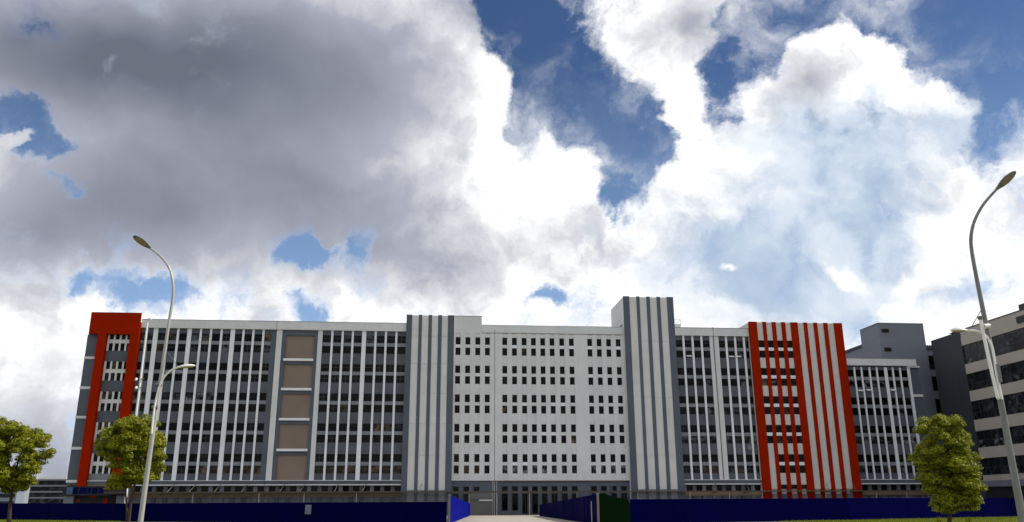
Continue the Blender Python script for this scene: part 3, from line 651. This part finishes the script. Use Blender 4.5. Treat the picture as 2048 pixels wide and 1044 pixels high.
fR = [np.array([gR0[0]+3.3, gR0[1]+4.2, 0]), ground_at(1557, 1043), ground_at(1700, 1041), ground_at(2040, 1034), ground_at(2230, 1031.5)]
for side, fl, x_in, x_out in (('l', fL, -6.2, -140), ('r', fR[::-1], 7.8, 160)):
    if side == 'l': pts = [(x_out, 12.3), (x_in-2, 12.3), (x_in, 15)] + [(fl[-1][0], fl[-1][1]-0.1)] + [(p[0], p[1]-0.1) for p in fl[-2::-1]] + [(x_out, fl[0][1]+14)]
    else: pts = [(x_out, 12.3), (x_in+2, 12.3), (x_in, 15)] + [(fl[-1][0], fl[-1][1]-0.1)] + [(p[0], p[1]-0.1) for p in fl[-2::-1]] + [(x_out, fl[0][1]+16)]
    sheet('verge', pts, 0.006, 'grass_soil')
sheet('driveway', [(-9.5, 9.0), (11, 9.0), (7.6, 15), (gR0[0], gR0[1]), (gR1[0], gR1[1]), (FO[0]+6, 143.0), (-9.5, 141.6), (gL1[0], gL1[1]), (gL0[0], gL0[1]), (-6.0, 15)], 0.002, 'drive')
for x0, x1 in ((-400, -10.0), (11.5, 400)):
    k = MB().box(x0, x1, 9.0, 9.2, -0.02, 0.13).build('kerb', M['kerb']); tag(k, kind='structure')
    tag(MB().box(x0, x1, 9.2, 12.2, -0.02, 0.12).build('pavement', M['pave']), kind='structure')

# grass blades along the verges where the frame catches them
def grass():
    vs = []; fc = []
    def strip(poly, depth, count):
        P = [np.array(p[:2]) for p in poly]; L = [np.linalg.norm(P[i+1]-P[i]) for i in range(len(P)-1)]; tot = sum(L)
        for _ in range(count):
            t = random.random()*tot; i = 0
            while t > L[i] and i < len(L)-1: t -= L[i]; i += 1
            q = P[i]+(P[i+1]-P[i])*t/L[i]; y = q[1]-0.3-random.random()**1.4*depth
            x = q[0]+random.uniform(-1, 1); h = random.uniform(0.05, 0.17); a = random.random()*6.28; w_ = random.uniform(0.015, 0.05)
            b = len(vs); dx, dy = math.cos(a)*w_, math.sin(a)*w_
            vs.extend([(x-dx, y-dy, 0.005), (x+dx, y+dy, 0.005), (x+random.gauss(0, 0.04), y+random.gauss(0, 0.04), h)]); fc.append((b, b+1, b+2))
    strip(fL[:3], 30, 26000); strip(fR[1:], 30, 30000)
    me = bpy.data.meshes.new('grass'); me.from_pydata(vs, [], fc); me.materials.append(M['leafgrass'])
    tag(mesh_obj('grass', me), 'short yellow-green grass growing on the verge before the fence', 'grass', kind='stuff')
def leaf_mat(name, c1, c2, trans=0.45):
    m, g, b = new_mat(name); t = m.node_tree
    rnd = g.node('ShaderNodeNewGeometry').outputs['Random Per Island']; pos = g.node('ShaderNodeNewGeometry').outputs['Position']
    c = g.mix(g.math('MULTIPLY_ADD', g.noise(pos, 1.4, 3, 0.5), 0.7, g.math('MULTIPLY_ADD', rnd, 0.5, -0.15), clamp=True), (*c1, 1), (*c2, 1))
    g.l.new(c, b.inputs['Base Color']); b.inputs['Roughness'].default_value = 0.5; b.inputs['Specular IOR Level'].default_value = 0.3
    tr = g.node('ShaderNodeBsdfTranslucent'); g.l.new(g.mix(1.0, c, (1.25, 1.3, 0.5, 1), 'MULTIPLY'), tr.inputs[0])
    mx = g.node('ShaderNodeMixShader'); mx.inputs[0].default_value = trans; g.l.new(b.outputs[0], mx.inputs[1]); g.l.new(tr.outputs[0], mx.inputs[2])
    g.l.new(mx.outputs[0], t.nodes['Material Output'].inputs[0]); return m
M['leaf'] = leaf_mat('tree_leaf', (0.030, 0.046, 0.0015), (0.43, 0.44, 0.007), 0.32)
M['leafgrass'] = leaf_mat('grass_blade', (0.10, 0.13, 0.008), (0.22, 0.24, 0.012), 0.3)
M['bark'] = paint('bark', (0.055, 0.035, 0.024), 0.9, 0.3, 0.1, 0.8, fine=30.0)
grass()

# ------------------------------------------------------------------ hoarding fences
def fence(name, pts, tops, label, pitch=2.4, mat='navy', thick=0.05):
    """pts: ground points along the fence, tops: height at each; built of sheet panels with posts behind"""
    root = tag(empty(name, tuple(pts[0])), label, 'fence'); o0 = np.array(pts[0])
    for i in range(len(pts)-1):
        p, q = np.array(pts[i]), np.array(pts[i+1]); L = np.linalg.norm(q-p); n = max(1, round(L/pitch)); e = (q-p)/L; ang = math.atan2(e[1], e[0])
        for k in range(n):
            t0, t1 = k/n, (k+1)/n; w = L/n
            h0, h1 = tops[i]+(tops[i+1]-tops[i])*t0, tops[i]+(tops[i+1]-tops[i])*t1
            m = MB(); nr = 8
            for j in range(nr):                                   # trapezoid ribs of the pressed sheet
                a, c = w*j/nr, w*(j+1)/nr; ha, hc = h0+(h1-h0)*j/nr, h0+(h1-h0)*(j+1)/nr
                d = 0.005 if j % 2 else 0.0
                m.prism([(a, 0.0), (c, 0.0), (c, hc), (a, ha)], -d, thick)
            loc = p+(q-p)*t0-o0
            o = m.build('panel', M[mat], root, (loc[0], loc[1], 0.0)); o.rotation_euler = (0, 0, ang+R_(random.gauss(0, 0.25)))
            po = MB().box(-0.04, 0.04, 0.055, 0.13, 0, min(h0, h1)-0.06).build('post', M['steel'], root, (loc[0], loc[1], 0)); po.rotation_euler = (0, 0, ang)
    return root
def top_z(px, py, pt): return at_Y(px, py, pt[1])[2]
hL = [top_z(0, 1006.4, fL[1]), top_z(0, 1006.6, fL[1]), top_z(245, 1006.8, fL[2]), top_z(893, 1003.5, fL[3])]
fence('fence', fL, hL, 'navy blue sheet hoarding in front of the brown-shuttered wing')
hR = [top_z(1258, 998.5, fR[0]), top_z(1557, 997, fR[1]), top_z(1700, 996, fR[2]), top_z(2035, 995.6, fR[3]), top_z(2040, 995.6, fR[3])]
fence('fence', fR, hR, 'navy blue sheet hoarding in front of the red-striped tower')
fence('fence', [gL0, gL1], [top_z(898, 990.5, gL0), top_z(940, 1007, gL1)], 'blue sheet wall along the driveway, its sunlit brightness put into the colour', 8.0, 'sunlit_blue_leaf')
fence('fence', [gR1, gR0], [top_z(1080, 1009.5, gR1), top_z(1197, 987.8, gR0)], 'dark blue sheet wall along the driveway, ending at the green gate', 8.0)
for p, px, py, lab in ((gL0, 896, 990.5, 'slim pale gate post beside the bright blue sheet wall'), (gR0, 1198, 987.5, 'slim rusty gate post between blue wall and green gate'), ):
    z = top_z(px, py, p); root = tag(empty('gate_post', (p[0], p[1]-0.12, 0)), lab, 'post')
    MB().box(-0.09, 0.09, -0.09, 0.09, 0, z).build('shaft', M['steel'], root); MB().box(-0.11, 0.11, -0.11, 0.11, z, z+0.04).build('cap', M['galv'], root); MB().box(-0.16, 0.16, -0.16, 0.16, 0.0, 0.05).build('base_plate', M['steel'], root)
# thin pole in front of the driveway wall
pp = ground_at(1189.5, 1048.5); root = tag(empty('thin_pole', (pp[0]-0.25, pp[1]-0.2, 0)), 'thin silver pole standing against the dark blue driveway wall', 'pole')
zz = top_z(1190, 1004, pp); MB().tube([(0, 0, 0), (0, 0, zz)], 0.05, 8).build('shaft', M['galv'], root); MB().tube([(0, 0, zz), (0, 0, zz+0.05)], 0.06, 8).build('cap', M['galv'], root)
# green gate leaf with a sloping top
ga = np.array([gR0[0]+0.15, gR0[1]-0.05]); gb = np.array([fR[0][0]-0.05, fR[0][1]]); L = np.linalg.norm(gb-ga); ang = math.atan2(gb[1]-ga[1], gb[0]-ga[0])
root = tag(empty('gate', (ga[0], ga[1], 0), ang), 'dark green sheeted gate leaf with a sloping top beside the driveway', 'gate')
zA, zB = top_z(1201, 987.8, gR0), top_z(1250, 1002, fR[0])
poly = [(0, 0.08), (L, 0.08), (L, zB-0.35), (L*0.97, zB), (L*0.86, zB+0.22), (L*0.55, zA-0.30), (L*0.25, zA-0.06), (0, zA)]
MB().prism(poly, -0.03, 0.03).build('sheeting', M['green'], root)
MB().box(0, L, 0.035, 0.085, 0.10, 0.18).box(0, L, 0.035, 0.085, 1.0, 1.08).build('rail', M['steel'], root)
for x in (0.06, L-0.06): MB().box(x-0.05, x+0.05, 0.09, 0.15, 0.0, zB-0.3).build('stile', M['steel'], root)
# notice plate on the hoarding
t = (617-245)/(893-245); pa = fL[2]+(fL[3]-fL[2])*t
pz = at_Y(617, 1019, pa[1]); e = fL[3]-fL[2]; ang = math.atan2(e[1], e[0])
pl = at_Y(617, 1019, 0); rr = ray(617, 1019); nrm = np.array([-math.sin(ang), math.cos(ang), 0]); tt = ((fL[2]-[0, 0, EYE])@nrm)/(rr@nrm); pz = np.array([0, 0, EYE])+tt*rr
root = tag(empty('notice_plate', (pz[0]-nrm[0]*0.05, pz[1]-nrm[1]*0.05, pz[2]-0.42), ang), 'pale blue-grey rectangular plate fixed to the navy hoarding', 'sign')
MB().box(-0.37, 0.37, -0.02, 0.0, 0, 0.84).build('plate', M['plate'], root); MB().box(-0.40, 0.40, 0.0, 0.03, -0.03, 0.87).build('backing', M['steel'], root)

# ------------------------------------------------------------------ street lamps
def lamp_head(root, base, direc, up, length, width, shell='lampwhite', name='lamp_head'):
    """cobra-head luminaire: tapered shell with a lens set into its underside"""
    d = Vector(direc).normalized(); u = Vector(up); u = (u-d*u.dot(d)).normalized(); s = d.cross(u)
    m = MB(); n = 14; prof = [(0, 0.28, 0.35), (0.12, 0.42, 0.55), (0.35, 0.85, 0.9), (0.6, 1.0, 1.0), (0.82, 0.82, 0.8), (0.95, 0.5, 0.5), (1.0, 0.16, 0.2)]
    rings = []
    for t, w, h in prof:
        r = []
        for k in range(n):
            q = 2*math.pi*k/n; cx, cy = math.cos(q)*width*0.5*w, math.sin(q)
            cy = cy*width*0.30*h if cy > 0 else cy*width*0.10*h
            r.append(len(m.v)); m.v.append(tuple(Vector(base)+d*length*t+s*cx+u*cy))
        rings.append(r)
    for r0, r1 in zip(rings[:-1], rings[1:]):
        for k in range(n): m.f.append((r0[k], r0[(k+1) % n], r1[(k+1) % n], r1[k]))
    m.f += [tuple(rings[0])[::-1], tuple(rings[-1])]
    h = m.build(name, M[shell], root, smooth=True)
    l = MB(); l.v = [tuple(Vector(base)+d*length*t+s*width*0.5*w-u*width*0.115) for t, w in ((0.3, -0.5), (0.3, 0.5), (0.55, 0.72), (0.85, 0.5), (0.85, -0.5), (0.55, -0.72))]
    l.v += [tuple(Vector(v)+u*0.05) for v in l.v]; l.f = [(0, 1, 2, 3, 4, 5), (11, 10, 9, 8, 7, 6)] + [(i, (i+1) % 6, 6+(i+1) % 6, 6+i) for i in range(6)]
    l.build('lens', M['lens'], h); return h
def street_lamp(Y, px, pole_mat, label):
    """px: pixel track of the pole's centre line from low to lamp, all at depth Y"""
    P = [at_Y(x, y, Y) for x, y in px]; base = np.array([P[0][0], Y, 0.0])
    root = tag(empty('street_lamp', tuple(base)), label, 'street lamp', 'street lamps')
    pts = [Vector(p-base) for p in P]
    # resample smoothly
    def cr(p0, p1, p2, p3, t): return 0.5*((2*p1)+(-p0+p2)*t+(2*p0-5*p1+4*p2-p3)*t*t+(-p0+3*p1-3*p2+p3)*t**3)
    pts = [Vector((pts[0].x, 0, 0.0))]+pts
    out = []
    for i in range(len(pts)-1):
        for k in range(6): out.append(cr(pts[max(i-1, 0)], pts[i], pts[i+1], pts[min(i+2, len(pts)-1)], k/6))
    out.append(pts[-1]); return root, base, out
# left lamp
YL = 30.0
rootL, bL, trk = street_lamp(YL, [(281, 1044), (301, 900), (322, 755), (337, 650), (345, 600), (346, 570), (340, 540), (326, 518), (311, 504), (300, 496)], 'galv', 'tall pale street lamp whose arm bends left, beside the round tree')
L0 = sum((trk[i+1]-trk[i]).length for i in range(len(trk)-1)); acc = 0; rad = []
for i, p_ in enumerate(trk):
    if i: acc += (trk[i]-trk[i-1]).length
    rad.append(0.095*(1-acc/L0)+0.038*acc/L0)
MB().tube(trk, rad, 14).build('pole', M['galv'], rootL, smooth=True)
MB().box(-0.2, 0.2, -0.2, 0.2, 0, 0.03).build('base_plate', M['steel'], rootL)
hd = Vector(at_Y(271, 475, YL))-Vector(at_Y(300, 496, YL)); hd.y = -0.45
lamp_head(rootL, trk[-1]-hd.normalized()*0.06, hd, (0.25, 0.75, 1), 0.80, 0.36, 'polegrey')
def side_lamp(root, base, Y, px, head_px, mat, stay=None):
    pts = [Vector(at_Y(x, y, Y)-base)+Vector((0, -0.12, 0)) for x, y in px]
    def cr(p0, p1, p2, p3, t): return 0.5*((2*p1)+(-p0+p2)*t+(2*p0-5*p1+4*p2-p3)*t*t+(-p0+3*p1-3*p2+p3)*t**3)
    out = []
    for i in range(len(pts)-1):
        for k in range(5): out.append(cr(pts[max(i-1, 0)], pts[i], pts[i+1], pts[min(i+2, len(pts)-1)], k/5))
    out.append(pts[-1])
    arm = MB().tube(out, 0.035, 10).build('side_arm', M[mat], root, smooth=True)
    h0, h1 = [Vector(at_Y(x, y, Y)-base)+Vector((0, -0.12, 0)) for x, y in head_px]
    lamp_head(arm, h0, h1-h0, (0, 0, 1), (h1-h0).length, 0.30, 'lampwhite')
    if stay: a_, b_ = [Vector(at_Y(x, y, Y)-base) for x, y in stay]; MB().tube([a_, b_], 0.010, 6).build('stay_wire', M['steel'], arm)
side_lamp(rootL, bL, YL, [(306, 868), (312, 815), (321, 776), (331, 755), (345, 742), (358, 736), (368, 734.5)], [(354, 737), (393, 732.5)], 'lampwhite', ((335, 704), (357, 735)))
for y_ in (815, 770): 
    c_ = Vector(at_Y(311+(815-y_)*0.16, y_, YL)-bL); MB().tube([c_+Vector((-0.10, -0.05, 0)), c_+Vector((0.10, -0.05, 0))], 0.075, 10).build('clamp', M['steel'], rootL)
# right lamp
YR = 23.0
rootR, bR, trk = street_lamp(YR, [(2046, 1044), (2024, 925), (2001, 800), (1982, 700), (1966, 620), (1953, 555), (1944, 505), (1942, 475), (1948, 445), (1962, 416), (1979, 394), (1994, 378)], 'polegrey', 'tall grey street lamp whose arm bends right, before the beige-banded office')
L0 = sum((trk[i+1]-trk[i]).length for i in range(len(trk)-1)); acc = 0; rad = []
for i, p_ in enumerate(trk):
    if i: acc += (trk[i]-trk[i-1]).length
    rad.append(0.108*(1-acc/L0)+0.036*acc/L0)
MB().tube(trk, rad, 14).build('pole', M['polegrey'], rootR, smooth=True); MB().box(-0.2, 0.2, -0.2, 0.2, 0, 0.03).build('base_plate', M['steel'], rootR)
hd = Vector(at_Y(2030, 341, YR))-Vector(at_Y(1994, 378, YR)); hd.y = -0.38
lamp_head(rootR, trk[-1]-hd.normalized()*0.05, hd, (-0.3, 0.75, 1), 0.76, 0.33, 'polegrey')
side_lamp(rootR, bR, YR, [(1999, 800), (1990, 760), (1984, 720), (1978, 692), (1968, 675), (1952, 665), (1936, 663), (1926, 663.5)], [(1932, 663.5), (1897, 662.5)], 'lampwhite', ((1967, 612), (1944, 652)))
c0, c1, c2 = [Vector(at_Y(x, y, YR)-bR)+Vector((0, -0.16, 0)) for x, y in ((1989, 797), (1970, 715), (1955, 642))]
cp = MB().tube([c0, c1, c2], 0.045, 10).build('camera_mast', M['lampwhite'], rootR, smooth=True); MB().tube([c2, c2+Vector((-0.01, 0, 0.10))], [0.05, 0.075], 10).build('camera_cap', M['steel'], cp)
c_ = Vector(at_Y(1966, 655, YR)-bR)+Vector((0, -0.15, 0)); MB().tube([c_+Vector((-0.05, 0, 0)), c_+Vector((0.13, 0.05, 0.03))], [0.075, 0.06], 12).build('camera_housing', M['lampwhite'], cp, smooth=True)
MB().tube([c0, Vector(at_Y(1999, 797, YR)-bR)], 0.045, 10).build('clamp', M['lampwhite'], cp)
c_ = [Vector(at_Y(x, y, YR)-bR)+Vector((0.03, -0.02, 0)) for x, y in ((1990, 745), (1998, 790))]
MB().box(-0.05, 0.05, -0.17, -0.08, -0.25, 0.25).build('control_box', M['polegrey'], rootR, tuple(Vector(at_Y(1992, 748, YR)-bR)))
# slim mast by the red portal
YM = 122.0
mb_ = at_Y(296, 639, YM); root = tag(empty('camera_mast', (mb_[0], YM, 0)), 'slim white camera mast standing between red portal and first white fins', 'mast')
tp = Vector(at_Y(296, 639, YM))-Vector((mb_[0], YM, 0)); bp_ = Vector((0, 0, 0)); md = Vector((0, 0, tp.z*0.5))
MB().tube([bp_, md, md.lerp(tp, 0.5), tp], [0.17, 0.16, 0.145, 0.12], 10).build('shaft', M['lampwhite'], root, smooth=True)
MB().tube([tp+Vector((0, -0.02, 0.0)), tp+Vector((0.28, -0.1, 0.1)), tp+Vector((0.6, -0.2, -0.05))], [0.16, 0.2, 0.14], 10).build('camera_head', M['lampwhite'], root, smooth=True)
for y_, sx in ((758, 0.55), (775, 0.4)):
    c_ = Vector((0, -0.07, at_Y(280, y_, YM)[2])); a_ = MB().tube([c_-Vector((sx, 0, 0)), c_+Vector((sx, 0, 0))], 0.07, 8).build('cross_arm', M['steel'], root)
    MB().tube([c_+Vector((-sx, 0, 0)), c_+Vector((-sx, -0.3, -0.2))], [0.22, 0.15], 10).build('camera_head', M['lampwhite'], a_)
MB().tube([(0.24, 0.1, 0), (0.24, 0.1, tp.z-4)], 0.05, 6).build('conduit', M['polegrey'], root)

# ------------------------------------------------------------------ trees
def tree(name, label, Y, base_px, lobes, stems, n_clump, leaves, seed, size=(0.11, 0.20)):
    """lobes: ellipses (px, py, rx, ry) in the crown's outline, all at depth Y with round depth; stems: pixel tracks of trunk and limbs"""
    rg = np.random.default_rng(seed); b0 = at_Y(*base_px, Y); base = np.array([b0[0], Y, 0.0])
    root = tag(empty(name, tuple(base)), label, 'tree', 'street trees')
    k = np.linalg.norm(at_Y(base_px[0]+1, 900, Y)-at_Y(base_px[0], 900, Y))
    L = [(at_Y(x, y, Y)-base, rx*k, ry*k) for x, y, rx, ry in lobes]
    m = MB()
    for tr, r0, r1, dy in stems:
        pts = [Vector(at_Y(x, y, Y)-base) for x, y in tr]; n = len(pts)
        for i, p_ in enumerate(pts): p_.y += dy*i/max(1, n-1)
        if tr[0][1] >= 1040: pts = [Vector((pts[0].x*0.5, 0, 0))]+pts; n += 1
        m.tube(pts, [r0+(r1-r0)*i/(n-1) for i in range(n)], 9)
    m.build('trunk', M['bark'], root, smooth=True)
    vol = np.array([(a*b)**1.1 for _, a, b in L]); vol /= vol.sum()
    V = []; 
    per = leaves//n_clump
    for _ in range(n_clump):
        c, a, b = L[rg.choice(len(L), p=vol)]
        u = rg.normal(size=3); u /= np.linalg.norm(u); rr = rg.random()**(1/3)*0.78 if rg.random() < 0.38 else rg.uniform(0.78, 1.02)
        cr_ = rg.uniform(0.22, 0.46)*min(1.0, a/0.95)
        cc = c+u*np.array([a-cr_*0.8, (a-cr_*0.8)*0.95, b-cr_*0.7])*rr
        q = rg.normal(size=(per, 3)); q /= np.linalg.norm(q, axis=1)[:, None]; q[:, 2] = np.abs(q[:, 2])*0.35+q[:, 2]*0.65
        pos = cc+q*cr_*(0.70+0.36*rg.random((per, 1)))*np.array([1.0, 1.0, 0.9])
        nrm = q+rg.normal(size=(per, 3))*0.55+np.array([0, 0, 0.35]); nrm /= np.linalg.norm(nrm, axis=1)[:, None]
        t = np.cross(nrm, rg.normal(size=(per, 3))); t /= np.linalg.norm(t, axis=1)[:, None]; s = np.cross(nrm, t)
        ln = rg.uniform(size[0], size[1], (per, 1)); wd = ln*rg.uniform(0.38, 0.55, (per, 1))
        V.append(np.stack([pos-t*ln*0.5, pos+s*wd*0.5-nrm*0.012, pos+t*ln*0.5, pos-s*wd*0.5-nrm*0.012], 1).reshape(-1, 3))
    V = np.concatenate(V); nf = len(V)//4
    me = bpy.data.meshes.new('crown'); me.from_pydata(V.tolist(), [], np.arange(nf*4).reshape(-1, 4).tolist()); me.materials.append(M['leaf']); me.update()
    mesh_obj('crown', me, root); return root
tree('street_tree', 'broad green street tree standing before the left end of the navy hoarding', 46, (19, 1046),
     [(30, 905, 68, 66), (62, 900, 46, 42), (20, 950, 66, 44), (-40, 910, 60, 70), (10, 865, 45, 34), (75, 912, 30, 20), (45, 962, 38, 26), (8, 968, 44, 28)],
     [([(18, 1046), (19, 1010), (22, 985), (26, 945), (40, 900)], 0.13, 0.03, 0.2), ([(22, 985), (8, 960), (-20, 920)], 0.08, 0.025, -0.3), ([(22, 985), (45, 950), (66, 920)], 0.07, 0.02, 0.3), ([(24, 965), (20, 920), (14, 875)], 0.06, 0.02, -0.3)], 210, 36000, 3)
tree('street_tree', 'rounded green street tree with a forked trunk before the red portal', 46, (255, 1046),
     [(262, 892, 66, 54), (222, 888, 34, 36), (300, 880, 34, 46), (272, 852, 50, 26), (255, 945, 46, 38), (308, 925, 26, 30), (238, 968, 28, 22), (285, 950, 36, 26)],
     [([(254, 1046), (253, 1020), (250, 990), (249, 950), (238, 900)], 0.085, 0.02, 0.2), ([(257, 1046), (262, 1010), (271, 970), (278, 930), (284, 880)], 0.10, 0.025, -0.2), ([(276, 940), (292, 910), (305, 890)], 0.05, 0.02, 0.3), ([(249, 955), (262, 915), (264, 870)], 0.05, 0.02, -0.3), ([(250, 975), (236, 950), (222, 905)], 0.04, 0.015, -0.2)], 200, 34000, 4)
tree('street_tree', 'tall egg-shaped yellow-green tree with foliage reaching low, before the hoarding by the annex', 46, (1899, 1046),
     [(1880, 872, 58, 48), (1905, 862, 36, 34), (1893, 925, 64, 60), (1856, 917, 40, 26), (1925, 918, 38, 50), (1908, 975, 58, 48), (1932, 985, 38, 46), (1885, 852, 34, 26), (1897, 1010, 40, 28), (1940, 1012, 28, 20), (1866, 960, 34, 40), (1914, 880, 30, 34)],
     [([(1899, 1046), (1900, 1010), (1899, 960), (1893, 900), (1886, 860)], 0.14, 0.02, 0.1), ([(1900, 985), (1920, 950), (1935, 920)], 0.06, 0.02, 0.3), ([(1899, 970), (1878, 940), (1862, 918)], 0.06, 0.02, -0.3), ([(1900, 1010), (1918, 990), (1935, 985)], 0.05, 0.02, -0.2)], 250, 42000, 5)
# small reed clump under the right-hand tree
for px, lab in ((1877, 'small leafy weed at the left of the egg-shaped tree trunk'), (1939, 'small leafy shoot at the right of the egg-shaped tree trunk')):
    q = at_Y(px, 1046, 46); root = tag(empty('weed', (q[0], 46, 0)), lab, 'plant'); vs = []; fc = []
    for _ in range(70):
        a = random.random()*6.28; r = random.random()*0.16; h = random.uniform(0.3, 1.0); b = len(vs); w_ = 0.03
        x, y = math.cos(a)*r, math.sin(a)*r
        vs += [(x*0.3-w_, y*0.3, 0), (x*0.3+w_, y*0.3, 0), (x+w_*0.7, y, h*0.7), (x*1.3, y*1.3, h), (x-w_*0.7, y, h*0.7)]; fc.append((b, b+1, b+2, b+3, b+4))
    me = bpy.data.meshes.new('foliage'); me.from_pydata(vs, [], fc); me.materials.append(M['leaf']); mesh_obj('foliage', me, root)
    MB().tube([(0, 0, 0), (0.02, 0, 0.5)], [0.02, 0.008], 6).build('stem', M['bark'], root)
